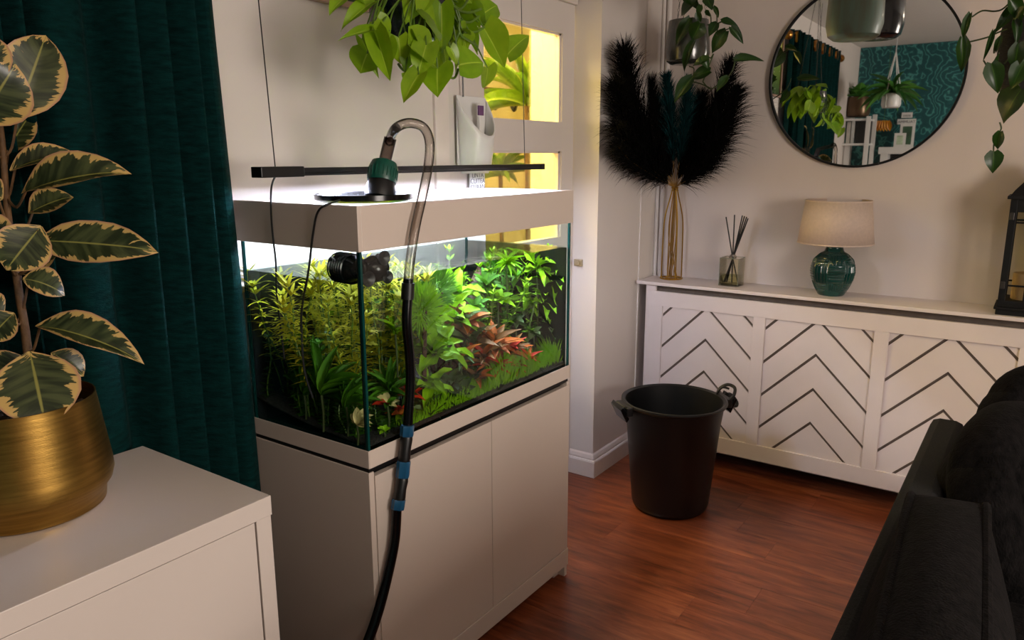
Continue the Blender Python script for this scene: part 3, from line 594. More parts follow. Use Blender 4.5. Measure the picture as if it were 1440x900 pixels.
# ------------------------------------------------------------------ circulation pump in the near corner
pc = at(500, 379, 1, GY0+.05)
pu = thing('circulation_pump', pc, 'black circulation pump with suction cups inside the near tank corner', 'aquarium pump')
ax = Vector((.9, .25, .05)).normalized()
q0 = at(487, 377, 1, GY0+.045)
MB().lathe([(0, -.045), (.022, -.045), (.033, -.03), (.037, -.01), (.037, .02), (.03, .035), (0, .035)], q0, 20, (-1, .1, 0)).build('motor_body', m_blackg, pu); mbod = COL.objects[-1]
for k in range(7):
    zz = -.026+.009*k; MB().lathe([(.036, zz-.0015), (.0395, zz), (.036, zz+.0015)], q0, 20, (-1, .1, 0)).build('rib', m_blackg, mbod)
q1 = at(528, 378, 0, GX1-.05)
MB().lathe([(0, -.03), (.028, -.028), (.036, -.01), (.034, .012), (.02, .03), (0, .033)], q1, 20, (.4, .9, 0)).build('nozzle_ball', m_blackg, pu)
MB().tube([q0, q1], .02, 12).build('bracket', m_black, pu)
for (x, y, r_) in ((536, 362, .019), (541, 389, .017), (514, 392, .02), (473, 371, .02)):
    c = at(x, y, 0, GX1-.03) if x > 505 else at(x, y, 1, GY0+.03)
    d = (1, -.1, .0) if x > 505 else (-.3, -1, 0)
    MB().lathe([(0, -.012), (r_*.5, -.012), (r_*.55, 0), (r_, .012), (r_*.95, .014), (0, .008)], c, 18, d).build('suction_cup', m_black, pu)
# ------------------------------------------------------------------ LED bar
BX = -1.56; BZ = 1.515
ya, yb, yc = at(360, 240, 0, BX).y, at(760, 236, 0, BX).y, at(421, 240, 0, BX).y
lb = thing('light_bar', (BX, (ya+yb)/2, BZ), 'long thin black LED light bar hanging over the aquarium', 'aquarium light')
MB().box((BX-.02, ya, BZ-.013), (BX+.02, yc, BZ+.013)).build('driver_box', m_black, lb, smooth=False, bevel=.002)
MB().box((BX-.018, yc, BZ-.004), (BX+.018, yb, BZ+.009)).box((BX-.018, yc, BZ-.0108), (BX-.0155, yb, BZ-.004)).box((BX+.0155, yc, BZ-.0108), (BX+.018, yb, BZ-.004)).build('housing', m_black, lb, smooth=False, bevel=.002)
MB().box((BX-.02, yb-.026, BZ-.0115), (BX+.02, yb, BZ+.010)).build('end_cap', m_black, lb, smooth=False, bevel=.001)
MB().box((BX-.014, yc+.01, BZ-.0065), (BX+.014, yb-.02, BZ-.0042)).build('led_strip', emit('cool_led', 'dfe5ff', 450), lb, smooth=False)
for x0_, y0_, x1_, y1_, lab in ((387, 234, 363.5, 0, 0), (738, 231, 733, 0, 1)):
    a = at(x0_, y0_, 0, BX); b = at(x1_, y1_, 0, BX); d = b-a; e = a+d*((ZC-a.z)/d.z); a.z = BZ+.008
    MB().tube([a, e], .0014, 6).build('suspension_wire', m_cable, lb)
cab = spline([at(388, 246, 0, BX+.01), at(382, 262, 1, TY0-.02), at(381, 290, 1, TY0-.015), at(383, 325, 1, TY0-.011), at(388, 370, 1, TY0-.010), at(389, 410, 1, TY0-.010), at(394, 455, 1, TY0-.010), at(400, 505, 1, TY0-.010)], 6)
tag(MB().tube(cab, .0026, 8).build('light_cable', m_cable), 'thin black cable dropping from the light bar down the end pane', 'cable')
# ------------------------------------------------------------------ round lid, pump cap and hose on the hood
lc = at(512, 279, 2, 1.445); R = .128; lc.x -= .012; lc.y += .012
ld = tag(MB().lathe([(0, 0), (R*.9, 0), (R, .006), (R, .019), (R*.97, .020), (R*.93, .010), (0, .008)], (lc.x, lc.y, 1.4375), 48).build('black_tray', m_blackg), 'shallow black round tray lying across the aquarium hood corner', 'tray')
l2 = at(425, 276, 2, 1.44)
tag(MB().lathe([(0, 0), (.05, 0), (.055, .016), (.053, .016), (.048, .002), (0, .002)], (l2.x, l2.y+.04, 1.4), 32).build('plastic_dish', m_white), 'small white plastic dish inside the hood behind the black tray', 'dish')
vc = thing('siphon_pump', (lc.x, lc.y, 1.448), 'siphon pump head with dark green cap over a black cup', 'siphon')
sb = at(534, 273, 0, -1.44); sa = at(541, 226, 0, -1.45); dv = (sa-sb).normalized()
hgt = (sa-sb).length
MB().lathe([(0, -.011), (.040, -.011), (.041, .01), (.036, .028), (.033, hgt*.5), (0, hgt*.5)], sb, 28, dv).build('black_cup', m_black, vc)
MB().lathe([(0, hgt*.36), (.0375, hgt*.36), (.039, hgt*.42), (.038, hgt*.8), (.033, hgt*.94), (.022, hgt), (0, hgt)], sb, 28, dv).build('green_cap', m_green_cap, vc); gcap = COL.objects[-1]
for k in range(24):
    t = 2*PI*k/24; e1 = dv.orthogonal().normalized(); e2 = dv.cross(e1); cpos = sb+dv*(hgt*.6)+(e1*math.cos(t)+e2*math.sin(t))*.0385
    MB().tube([cpos-dv*hgt*.14, cpos+dv*hgt*.14], .0016, 5).build('grip_rib', m_green_cap, gcap)
XH = -1.3055
u1 = at(549, 194, 0, sa.x+.02)
MB().tube([sa-dv*.01, u1], .0165, 16).build('outlet_sleeve', m_smoke, vc)
hz = thing('siphon_hose', (XH, 1.4, .3), 'clear and black siphon hose looping over the aquarium front', 'hose')
up_ = [u1-dv*.012, u1, at(557, 180, 0, XH-.05), at(575, 173, 0, XH-.03), at(595, 179, 0, XH-.012), at(604, 200, 0, XH), at(602, 235, 0, XH), at(593, 280, 0, XH), at(584, 320, 0, XH), at(577, 365, 0, XH), at(574, 398, 0, XH)]
MB().tube(spline(up_, 7), .0125, 16, cap=False).build('clear_tube', m_tube, hz)
lowp = [at(574, 392, 0, XH), at(573, 420, 0, XH), at(572, 455, 0, XH), at(576, 500, 0, XH), at(577, 540, 0, XH), at(573, 600, 0, XH)]
MB().tube(spline(lowp, 6), .0128, 16).build('black_tube', m_blackg, hz)
MB().tube([at(574, 398, 0, XH), at(573, 421, 0, XH)], .0165, 16).build('sleeve', m_black, hz)
seg = [((573, 598), (572, 613), .0185, m_blue), ((572, 613), (568, 648), .0165, m_black), ((568, 648), (566, 671), .0185, m_blue), ((566, 672), (561, 703), .0165, m_black), ((561, 702), (559, 716), .0185, m_blue)]
for a, b, r_, mt in seg:
    A_, B_ = at(*a, 0, XH+.004), at(*b, 0, XH+.004); d = (B_-A_); Ln = d.length
    MB().lathe([(0, 0), (r_*.92, 0), (r_, Ln*.12), (r_*(.97 if mt is m_blue else .9), Ln*.5), (r_, Ln*.88), (r_*.92, Ln), (0, Ln)], A_, 20, d, fn=(lambda t, i, r, z: .0012*(1 if math.sin(12*t) > 0 else -1) if r > .001 else 0) if mt is m_blue else None).build('coupling', mt, hz)
MB().tube(spline([at(558, 712, 0, XH), at(555, 760, 0, XH), at(545, 810, 0, XH), at(532, 860, 0, XH), at(516, 905, 0, XH), at(490, 960, 0, XH+.01), (XH+.06, 1.05, .03), (XH+.2, .9, .016), (XH+.5, .8, .016)], 7), .0135, 16).build('black_tube', m_blackg, hz)
cb2 = spline([(lc.x+.02, lc.y-.06, 1.452), at(462, 287, 1, TY0-.004), at(447, 298, 1, TY0-.012), at(440, 330, 1, TY0-.010), at(434, 380, 1, TY0-.010), at(425, 430, 1, TY0-.010), at(424, 465, 1, TY0-.010), at(428, 520, 1, TY0-.010), at(440, 560, 1, TY0-.010)], 6)
tag(MB().tube(cb2, .0029, 8).build('pump_cable', m_cable), 'thicker black cable running from the black tray down the end pane', 'cable')
# ------------------------------------------------------------------ white wall holder by the door
hy0, hy1 = at(650, 190, 0, -1.78).y, at(691, 190, 0, -1.78).y; hc = (hy0+hy1)/2; hr = (hy1-hy0)/2
ho = thing('wall_holder', (-1.806, hc, 1.49), 'white plastic scoop-shaped holder hung beside the door panes', 'holder')
def hold(u, v, s=1.0):
    t = (u-.5)*PI; ztop = 1.765-.155*(math.cos(t)**1.0)*.9; z = 1.49+(ztop-1.49)*v; rr = (.70+.3*v**.5)*s
    return (-1.806+.085*math.cos(t)*rr, hc+hr*math.sin(t)*rr, z)
MB().grid(hold, 24, 8).build('body', m_white, ho, solid=.004)
MB().box((-1.8085, hc-hr*.98, 1.50), (-1.805, hc+hr*.98, 1.77)).build('back_plate', m_white, ho, bevel=.001)
MB().grid(lambda u, v: ((lambda q_: (-1.806+(q_[0]+1.806)*v, hc+(q_[1]-hc)*v, 1.492))(hold(u, 0))), 24, 2).build('bottom', m_white, ho, solid=.003)
MB().tube([(-1.80, hc-.055, 1.765), (-1.803, hc-.058, 2.1)], .003, 6).build('cord', m_ink, ho)
MB().box((-1.765, hc-.01, 1.60), (-1.762, hc+.02, 1.745)).build('strip', m_card, ho, smooth=False)
MB().box((-1.763, hc-.018, 1.70), (-1.757, hc+.012, 1.735)).build('label_tab', m_purple, ho, smooth=False)
cc = at(673, 254, 0, -1.795)
sc_ = thing('text_card', (-1.80, cc.y, cc.z-.05), 'small white card with grey handwriting under the wall holder', 'card')
MB().box((-1.806, cc.y-.045, cc.z-.06), (-1.799, cc.y+.045, cc.z+.04)).build('card', m_card, sc_, smooth=False, bevel=.001)
def text(body, size, M_, mat, name, parent, ext=.0004):
    c = bpy.data.curves.new(name, 'FONT'); c.body = body; c.size = size; c.align_x = 'CENTER'; c.extrude = ext; o = bpy.data.objects.new(name, c); COL.objects.link(o)
    dg = bpy.context.evaluated_depsgraph_get(); me = bpy.data.meshes.new_from_object(o.evaluated_get(dg)); me.materials.clear(); me.materials.append(mat); bpy.data.objects.remove(o); bpy.data.curves.remove(c)
    return inst(name, me, parent, M_)
for i, s in enumerate(('LINTA', 'CUITEA', 'CUAAN')):
    text(s, .026, Matrix(((0, 0, 1, -1.7985), (1, 0, 0, cc.y), (0, 1, 0, cc.z+.012-.022*i), (0, 0, 0, 1))), m_ink, 'lettering', sc_)
# ------------------------------------------------------------------ framed meadow print high on the wall
pa, pb = 1.25, 2.1
pf = thing('meadow_picture', (XD+.012, (pa+pb)/2, 1.99), 'framed green meadow print above the aquarium', 'picture')
for a, b in (((pa, 1.993), (pb, 2.01)), ((pa, 2.60), (pb, 2.62)), ((pa, 2.01), (pa+.02, 2.60)), ((pb-.02, 2.01), (pb, 2.60))):
    MB().box((XD+.001, a[0], a[1]), (XD+.022, b[0], b[1])).build('frame_bar', m_frame, pf, smooth=False, bevel=.001)
MB().box((XD+.002, pa+.02, 2.01), (XD+.010, pb-.02, 2.60)).build('print', m_meadow, pf, smooth=False)

# ------------------------------------------------------------------ radiator cover
YF = 3.52
rc = thing('radiator_cover', (-.7, 3.63, .098), 'long white radiator cover with chevron slat panels under the mirror', 'radiator cover')
XL, XE = -1.617, .62
MB().box((-1.676, 3.505, .914), (XE+.05, YW, .930)).build('top_slab', m_cover, rc, smooth=False, bevel=.002)
MB().box((XL, YF, .808), (XE, YF+.018, .883)).build('top_rail', m_cover, rc, smooth=False, bevel=.001)
MB().box((XL, YF, .098), (XE, YF+.018, .177)).build('bottom_rail', m_cover, rc, smooth=False, bevel=.001)
MB().box((XL, YF, .883), (-1.575, YF+.018, .914)).build('spacer', m_cover, rc, smooth=False)
MB().box((XE-.045, YF, .883), (XE, YF+.018, .914)).build('spacer', m_cover, rc, smooth=False)
MB().box((XL, YF+.03, .879), (XE, YF+.045, .914)).build('vent_strip', m_gap, rc, smooth=False)
MB().box((XL-.012, YF+.004, .098), (XL-.0005, YW, .914)).build('side_panel', m_cover, rc, smooth=False, bevel=.001)
MB().box((XE+.0005, YF+.004, .098), (XE+.012, YW, .914)).build('side_panel', m_cover, rc, smooth=False, bevel=.001)
edges = [(-1.617, -1.536), (-1.074, -1.017), (-.548, -.490), (-.021, .036), (.505, XE)]
for a, b in edges: MB().box((a, YF, .177), (b, YF+.018, .808)).build('stile', m_cover, rc, smooth=False, bevel=.001)
MB().box((XL, YF+.016, .12), (XE, YF+.022, .86)).build('backing_board', m_gap, rc, smooth=False)
def clip(poly, f):
    out = []
    for i, p in enumerate(poly):
        q = poly[(i+1) % len(poly)]; a, b = f(p), f(q)
        if a >= 0: out.append(p)
        if (a >= 0) != (b >= 0): t = a/(a-b); out.append((p[0]+(q[0]-p[0])*t, p[1]+(q[1]-p[1])*t))
    return out
SP, GAPV = .163, .0165
for (pa_, pb_) in zip(edges, edges[1:]):
    x0, x1 = pa_[1], pb_[0]; xm = (x0+x1)/2; z0, z1 = .177, .808; hw = (x1-x0)/2
    for k in range(-4, 6):
        ztop = .6627+SP*k; g = MB()
        for s in (-1, 1):
            # slat lies between the gap lines k-1 and k, one arm each side of the apex
            poly = [(xm, ztop-GAPV/2), (xm, ztop-SP+GAPV/2), (xm+s*hw, ztop-SP+GAPV/2-hw*.99), (xm+s*hw, ztop-GAPV/2-hw*.99)]
            for f in (lambda p: p[0]-x0, lambda p: x1-p[0], lambda p: p[1]-z0, lambda p: z1-p[1]): poly = clip(poly, f) if poly else poly
            if len(poly) < 3: continue
            if s > 0: poly = poly[::-1]
            n = len(poly); vv = [(p[0], YF+.009, p[1]) for p in poly]+[(p[0], YF+.017, p[1]) for p in poly]
            if g.f and not any(abs(p[0]-xm) < 1e-6 for p in poly): g.build('slat', m_cover, rc, smooth=False); g = MB()
            g.add(vv, [tuple(range(n)), tuple(range(n, 2*n))[::-1]]+[(i, n+i, n+(i+1) % n, (i+1) % n) for i in range(n)])
        if g.f: g.build('slat', m_cover, rc, smooth=False)
# ------------------------------------------------------------------ round mirror
mc = Vector((-.735, YW, 1.90)); MR = .402
mi = thing('round_mirror', (mc.x, YW, mc.z), 'large round wall mirror in a thin black frame', 'mirror')
MB().lathe([(0, .006), (MR-.008, .006), (MR-.008, .012), (0, .012)], mc, 128, (0, -1, 0)).build('mirror_glass', m_silver, mi)
MB().lathe([(MR-.010, .0), (MR, .0), (MR, .022), (MR-.007, .022), (MR-.010, .018), (MR-.010, .0)], mc, 128, (0, -1, 0)).build('frame', m_blackmat, mi)
# ------------------------------------------------------------------ things on the cover
ZT = .930
def onslab(px_, py_): return at(px_, py_, 2, ZT)
# reed diffuser
c = onslab(1033, 396); c = Vector((c.x+.02, 3.64, ZT)); dd = .047
df = thing('reed_diffuser', c, 'square glass reed diffuser with black reeds on the radiator cover', 'reed diffuser')
jm = MB()
h_ = .135
jm.box((c.x-dd, c.y-dd, ZT), (c.x+dd, c.y+dd, ZT+.008)).box((c.x-dd, c.y-dd, ZT+.008), (c.x-dd+.003, c.y+dd, ZT+h_)).box((c.x+dd-.003, c.y-dd, ZT+.008), (c.x+dd, c.y+dd, ZT+h_)).box((c.x-dd+.003, c.y-dd, ZT+.008), (c.x+dd-.003, c.y-dd+.003, ZT+h_)).box((c.x-dd+.003, c.y+dd-.003, ZT+.008), (c.x+dd-.003, c.y+dd, ZT+h_))
jm.build('jar', m_jar, df, smooth=False)
MB().box((c.x-dd+.004, c.y-dd+.004, ZT+.009), (c.x+dd-.004, c.y+dd-.004, ZT+.048)).build('oil', m_oil, df, smooth=False)
jr = MB()
for sx in (-1, 1):
    jr.tube([(c.x+sx*dd, c.y-dd, ZT), (c.x+sx*dd, c.y-dd, ZT+h_)], .0012, 6)
    jr.tube([(c.x-dd, c.y+sx*dd, ZT+h_), (c.x+dd, c.y+sx*dd, ZT+h_)], .0014, 6); jr.tube([(c.x+sx*dd, c.y-dd, ZT+h_), (c.x+sx*dd, c.y+dd, ZT+h_)], .0014, 6)
jr.build('jar_rim', M('jar_rim_glass', '7d8272', .15), df)
MB().lathe([(.009, h_-.003), (.018, h_-.003), (.018, h_+.008), (.011, h_+.016), (.009, h_+.016), (.009, h_-.003)], c, 20).build('collar', M('chrome', 'b8b4b0', .15, .9), df)
for (tx, ty, bx_, by_) in ((1021, 305, 1041, 395), (1033, 302, 1029, 392), (1044, 303, 1018, 393), (1047, 304, 1017, 394), (1050, 305, 1022, 395), (1052, 307, 1016, 393)):
    tp = at(tx, ty, 1, c.y+rnd.uniform(-.01, .01)); bt = Vector((c.x-(tp.x-c.x)*.7, c.y-(tp.y-c.y), ZT+.012)); bt.x = max(c.x-dd+.008, min(c.x+dd-.008, bt.x))
    MB().tube([bt, (c.x+(tp.x-c.x)*.08, c.y, ZT+h_+.01), tp], .0034, 6).build('reed', m_black, df)
# table lamp
c = onslab(1169, 413); c = Vector((c.x+.002, 3.635, ZT))
tl = thing('table_lamp', c, 'table lamp with ridged teal ceramic base and cream drum shade', 'lamp')
sc = .0035
prof = [(0, 0), (.062, 0), (.066, .004), (.083, .035), (.103, .075), (.110, .108), (.107, .135), (.093, .165), (.068, .187), (.048, .2), (.042, .215), (.043, .232), (.046, .24), (.030, .243), (0, .243)]
fine = []
for i in range(len(prof)-1):
    for k in range(8): t = k/8; fine.append((prof[i][0]+(prof[i+1][0]-prof[i][0])*t, prof[i][1]+(prof[i+1][1]-prof[i][1])*t))
fine.append(prof[-1]); fine = [(r*.88, z) for r, z in fine]
def ridg(t, i, r, z):
    if r < .052 or z > .20 or z < .012: return 0
    k_ = math.sin(t*4)*math.cos((z-.02)*2*PI/.17); m_ = .5+.5*math.tanh(k_*9)
    return .0017*(m_*math.sin(t*72)+(1-m_)*math.sin(z*2*PI/.0115))*min(1, (z-.012)/.02, (.2-z)/.02)
MB().lathe(fine, c, 256, fn=ridg).build('lamp_base', m_teal, tl)
MB().tube([c+Vector((0, 0, .24)), c+Vector((0, 0, .30))], .012, 12).build('lamp_holder', m_black, tl)
s0, s1 = c.z+.238, c.z+.425
R0, R1 = .160, .138
MB().lathe([(R0, s0-c.z), (R1, s1-c.z)], c, 64).build('lamp_shade', m_shade, tl, solid=.002); lsh = COL.objects[-1]
for rr, zz in ((R0, s0), (R1, s1)): MB().lathe([(rr-.002, zz-c.z-.003), (rr+.0016, zz-c.z-.003), (rr+.0016, zz-c.z+.003), (rr-.002, zz-c.z+.003)], c, 64).build('shade_rim', m_shade, lsh)
for k in range(3):
    a = 2*PI*k/3; MB().tube([c+Vector((0, 0, .30)), c+Vector((R0*.99*math.cos(a), R0*.99*math.sin(a), .245))], .002, 6).build('shade_arm', m_goldw, tl)
# gold wire vase
c = onslab(943, 392); vb = Vector((c.x, 3.66, ZT)); vtop = at(943, 264, 1, 3.66).z; vh = vtop-ZT
va = thing('wire_vase', vb, 'tall gold wire vase frame holding black pampas plumes', 'vase')
def ring(mb, cc, r, rr): mb.tube([(cc.x+r*math.cos(2*PI*k/32), cc.y+r*math.sin(2*PI*k/32), cc.z) for k in range(32)], rr, 8, closed=True)
g = MB(); ring(g, vb+Vector((0, 0, .004)), .055, .004); ring(g, vb+Vector((0, 0, .004)), .030, .003); g.build('base_ring', m_goldw, va)
for k in range(4):
    a = PI/4+PI/2*k; d = Vector((math.cos(a), math.sin(a), 0))
    MB().tube(spline([vb+d*.055+Vector((0, 0, .004)), vb+d*.053+Vector((0, 0, vh*.45)), vb+d*.047+Vector((0, 0, vh*.68)), vb+d*.02+Vector((0, 0, vh*.92)), vb+d*.012+Vector((0, 0, vh))], 6), .0034, 8).build('rod', m_goldw, va)
g = MB(); ring(g, vb+Vector((0, 0, vh)), .015, .004); ring(g, vb+Vector((0, 0, vh-.012)), .016, .003); g.build('neck_ring', m_goldw, va)
m_plb = M('black_pampas', '070605', .95, var=.3, sheen=.05, spec=.1); m_plt = M('teal_pampas', '0b3436', .95, var=.3, sheen=.1, spec=.1); m_stalk = M('dry_stalk', '8a6524', .6, var=.2)
def plume(tx, ty, bow, mat, n, wid, lab, Yt, start=.12, hang=.5, seed=0):
    q = random.Random(seed); tp = at(tx, ty, 1, Yt) if Yt > 0 else at(tx, ty, 0, Yt); b = vb+Vector((0, 0, vh+.0)); d = tp-b; side = Vector((d.z, 0, -d.x)).normalized()
    path = spline([b, b+d*.33+side*bow*.75, b+d*.7+side*bow, tp], 10); k = len(path)-1
    foot = Vector((vb.x+q.uniform(-.025, .025), vb.y+q.uniform(-.025, .025), ZT+.006))
    r = thing('pampas_plume', foot, lab, 'dried plume', 'plumes in the gold vase')
    MB().tube(spline([foot, vb+Vector((q.uniform(-.02, .02), q.uniform(-.02, .02), vh*.5)), b], 6)+path[1:], .0024, 6).build('stalk', m_stalk, r)
    f = MB(); out = Vector((0, 0, -1))
    for i in range(n):
        t = start+(1-start)*q.random()**.85; j = min(int(t*k), k-1); p = path[j].lerp(path[j+1], t*k-j); T = (path[j+1]-path[j]).normalized()
        a = q.random()*2*PI; e1 = T.orthogonal().normalized(); e2 = T.cross(e1); rad = e1*math.cos(a)+e2*math.sin(a)
        L = wid*1.25*(.4+.7*math.sin(PI*min(1, .15+t*.8)))*q.uniform(.45, 1.25); D = (T*q.uniform(.9, 1.3)+rad*q.uniform(.15, .75)).normalized()
        hg = Vector((rad.x*.5+T.x*.4, rad.y*.3, -1))*hang*q.uniform(.25, 1.1); c1 = p+D*L*.4+hg*L*.04; c2 = p+D*L*.75+hg*L*.2; c3 = p+D*L*.98+hg*L*.5
        wv = D.cross(Vector((q.uniform(-1, 1), -1, q.uniform(-1, 1)))).normalized(); w_ = .0011
        f.add([p-wv*w_, p+wv*w_, c1+wv*w_, c1-wv*w_, c2+wv*w_*.7, c2-wv*w_*.7, c3], [(0, 1, 2, 3), (3, 2, 4, 5), (5, 4, 6)])
    # keep clear of the two walls
    f.v = [(max(v[0], XB+.012), min(v[1], YW-.012), v[2]) for v in f.v]
    f.build('plume', mat, r, smooth=False)['kind'] = 'stuff'
plume(878, 80, -.04, m_plb, 2600, .17, 'tallest black pampas plume leaning towards the pillar', -1.61, seed=1)
plume(868, 125, -.05, m_plb, 2200, .16, 'broad black pampas plume leaning towards the pillar', -1.60, seed=2)
plume(868, 180, -.03, m_plb, 1500, .14, 'lower black pampas plume drooping against the pillar', -1.59, seed=3, hang=.8)
plume(868, 205, -.03, m_plb, 900, .11, 'lowest drooping black plume against the pillar', -1.58, seed=4, hang=.9)
plume(1026, 95, .02, m_plb, 1900, .13, 'tallest black pampas plume leaning towards the mirror', 3.62, seed=5)
plume(1032, 135, .035, m_plb, 1900, .14, 'arching black pampas plume leaning towards the mirror', 3.58, seed=6, hang=.7)
plume(1012, 175, .03, m_plb, 1400, .12, 'lower black pampas plume on the mirror side of the vase', 3.55, seed=7, hang=.8)
plume(1008, 200, .03, m_plb, 900, .10, 'lowest black plume on the mirror side of the vase', 3.52, seed=8, hang=.8)
plume(915, 120, -.01, m_plb, 1700, .12, 'upright black plume behind the teal ones', 3.6, seed=11)
plume(985, 140, .01, m_plb, 1500, .11, 'inner black plume behind the teal ones', 3.68, seed=12)
plume(938, 112, .004, m_plt, 1500, .085, 'dark teal pampas plume standing upright in the vase', 3.60, seed=9, start=.25, hang=.3)
plume(968, 118, .008, m_plt, 1400, .085, 'dark teal pampas plume below the hanging grey pot', 3.59, seed=10, start=.25, hang=.3)
# black lantern with candle
lx0 = at(1400, 440, 2, ZT); ly0, ly1 = 3.535, 3.705; lx = lx0.x+.002; lw = .17; lc2 = Vector((lx+lw/2, 3.62, ZT))
la = thing('lantern', lc2, 'black metal lantern with glass sides at the end of the cover', 'lantern')
def lbox(ax0, ay0, az0, ax1, ay1, az1, nm, mt=m_blackmat, bv=.0015): return MB().box((lc2.x+ax0, lc2.y+ay0, ZT+az0), (lc2.x+ax1, lc2.y+ay1, ZT+az1)).build(nm, mt, la, smooth=False, bevel=bv)
hl = lw/2
lbox(-hl-.003, -hl-.003, 0, hl+.003, hl+.003, .022, 'plinth'); lbox(-hl-.010, -hl-.010, .022, hl+.010, hl+.010, .032, 'plinth_lip'); lbox(-hl, -hl, .032, hl, hl, .058, 'base')
LH = .455
for sx in (-1, 1):
    for sy in (-1, 1):
        cx_, cy_ = sx*(hl-.012), sy*(hl-.012); lbox(cx_-.012, cy_-.012, .058, cx_+.012, cy_+.012, LH, 'post')
for s in (-1, 1):
    lbox(-hl+.024, s*(hl-.006)-.005, LH-.05, hl-.024, s*(hl-.006)+.005, LH, 'top_rail'); lbox(s*(hl-.006)-.005, -hl+.024, LH-.05, s*(hl-.006)+.005, hl-.024, LH, 'top_rail')
    lbox(-.0035, s*(hl-.008)-.003, .058, .0035, s*(hl-.008)+.003, LH-.05, 'glazing_bar'); lbox(s*(hl-.008)-.003, -.0035, .058, s*(hl-.008)+.003, .0035, LH-.05, 'glazing_bar')
    for zz in (.118, LH-.09):
        lbox(-hl+.024, s*(hl-.008)-.003, zz-.0035, hl-.024, s*(hl-.008)+.003, zz+.0035, 'glazing_bar'); lbox(s*(hl-.008)-.003, -hl+.024, zz-.0035, s*(hl-.008)+.003, hl-.024, zz+.0035, 'glazing_bar')
    lbox(-hl+.02, s*(hl-.014)-.001, .056, hl-.02, s*(hl-.014)+.001, LH, 'pane', m_pane, 0); lbox(s*(hl-.014)-.001, -hl+.02, .056, s*(hl-.014)+.001, hl-.02, LH, 'pane', m_pane, 0)
for zz in (.105, LH-.08): lbox(-hl+.002, -hl-.004, zz, -hl+.018, -hl, zz+.028, 'hinge', M('dull_steel', '4a4744', .4, .7))
lbox(-hl-.012, -hl-.012, LH, hl+.012, hl+.012, LH+.012, 'eave')
g = MB(); lv = [(hl+.004, LH+.012), (hl-.01, LH+.035), (.055, LH+.06), (.03, LH+.1), (.028, LH+.125), (.0, LH+.13)]
vv = []
for a, z in lv: vv += [(lc2.x-a, lc2.y-a, ZT+z), (lc2.x+a, lc2.y-a, ZT+z), (lc2.x+a, lc2.y+a, ZT+z), (lc2.x-a, lc2.y+a, ZT+z)]
g.add(vv, [(i*4+j, i*4+(j+1) % 4, i*4+4+(j+1) % 4, i*4+4+j) for i in range(len(lv)-1) for j in range(4)]); g.build('roof', m_blackmat, la, smooth=False)
MB().tube([lc2+Vector((.028*math.cos(2*PI*k/24), 0, LH+.155+.028*math.sin(2*PI*k/24))) for k in range(24)], .003, 8, closed=True).build('carry_ring', m_blackmat, la)
MB().lathe([(0, 0), (.046, 0), (.047, .004), (.047, .088), (.044, .092), (0, .089)], lc2+Vector((0, 0, .058)), 32).build('pillar_candle_body', m_candle, la)
bpy.data.objects.remove(bpy.data.objects['pillar_candle_body'])
cdl = thing('pillar_candle', lc2+Vector((0, 0, .058)), 'cream pillar candle standing inside the black lantern', 'candle')
MB().lathe([(0, 0), (.046, 0), (.047, .004), (.047, .1), (.044, .104), (0, .1)], lc2+Vector((0, 0, .058)), 32).build('wax', m_candle, cdl)
MB().tube([lc2+Vector((0, 0, .157)), lc2+Vector((.001, 0, .172))], .0012, 5).build('wick', m_black, cdl)

# ------------------------------------------------------------------ black bucket
bf = at(943, 729, 2, 0); bc = Vector((bf.x-.06, bf.y+.125, 0))
bk = thing('bucket', bc, 'large black plastic bucket with clip handles on the wood floor', 'bucket')
zt = at(955, 562, 1, bc.y).z; Rt = .222; Rb = .165
MB().lathe([(0, .012), (Rb*.8, .012), (Rb*.84, 0), (Rb*.92, .0), (Rb, .012), (Rb+.006, .03), (Rt-.016, zt-.09), (Rt-.006, zt-.02), (Rt+.004, zt-.014), (Rt+.009, zt-.006), (Rt+.008, zt), (Rt+.001, zt+.002), (Rt-.010, zt-.004), (Rt-.02, zt-.09), (Rb+.002, .04), (Rb-.006, .022), (0, .020)], bc, 72).build('shell', m_black, bk)
def clipset(ang, full):
    d = Vector((math.cos(ang), math.sin(ang), 0)); t = Vector((-d.y, d.x, 0)); c = bc+d*(Rt+.012)+Vector((0, 0, zt-.018)); Z = Vector((0, 0, 1))
    MB().obox(c+d*.004+Z*-.004, d*.014, t*.06, Z*.02).build('clip_base', m_black, bk, bevel=.004)
    MB().obox(c+d*.024+Z*-.014, d*.006-Z*.008, t*.055, (d*.5+Z).normalized()*.034).build('clip_flap', m_blackg, bk, bevel=.004)
    if full:
        MB().tube(spline([c+t*.05+Z*.006, c+d*.01+t*.045+Z*.035, c+d*.03+t*.015+Z*.06, c+d*.045-t*.02+Z*.055, c+d*.03-t*.045+Z*.03, c-t*.05+Z*.006], 6), .0075, 8).build('clip_loop', m_black, bk)
        MB().tube(spline([c+d*.01+t*.03, c+d*.05+t*.03+Z*.01, c+d*.062-t*.01-Z*.01, c+d*.05-t*.035-Z*.025, c+d*.01-t*.03-Z*.02], 6), .0075, 8).build('clip_loop', m_black, bk)
        MB().tube(spline([c-d*.02+t*.02+Z*.018, c+d*.0+t*.01+Z*.05, c+d*.03+Z*.045], 6), .005, 8).build('clip_lever', m_black, bk)
    else:
        MB().tube(spline([c+t*.05+Z*.004, c+d*.018+t*.04+Z*.014, c+d*.024+Z*.012, c+d*.018-t*.04+Z*.014, c-t*.05+Z*.004], 6), .0075, 8).build('clip_loop', m_black, bk)
da = math.atan2(rt.y, rt.x)
clipset(da+PI+.28, False); clipset(da+.22, True)

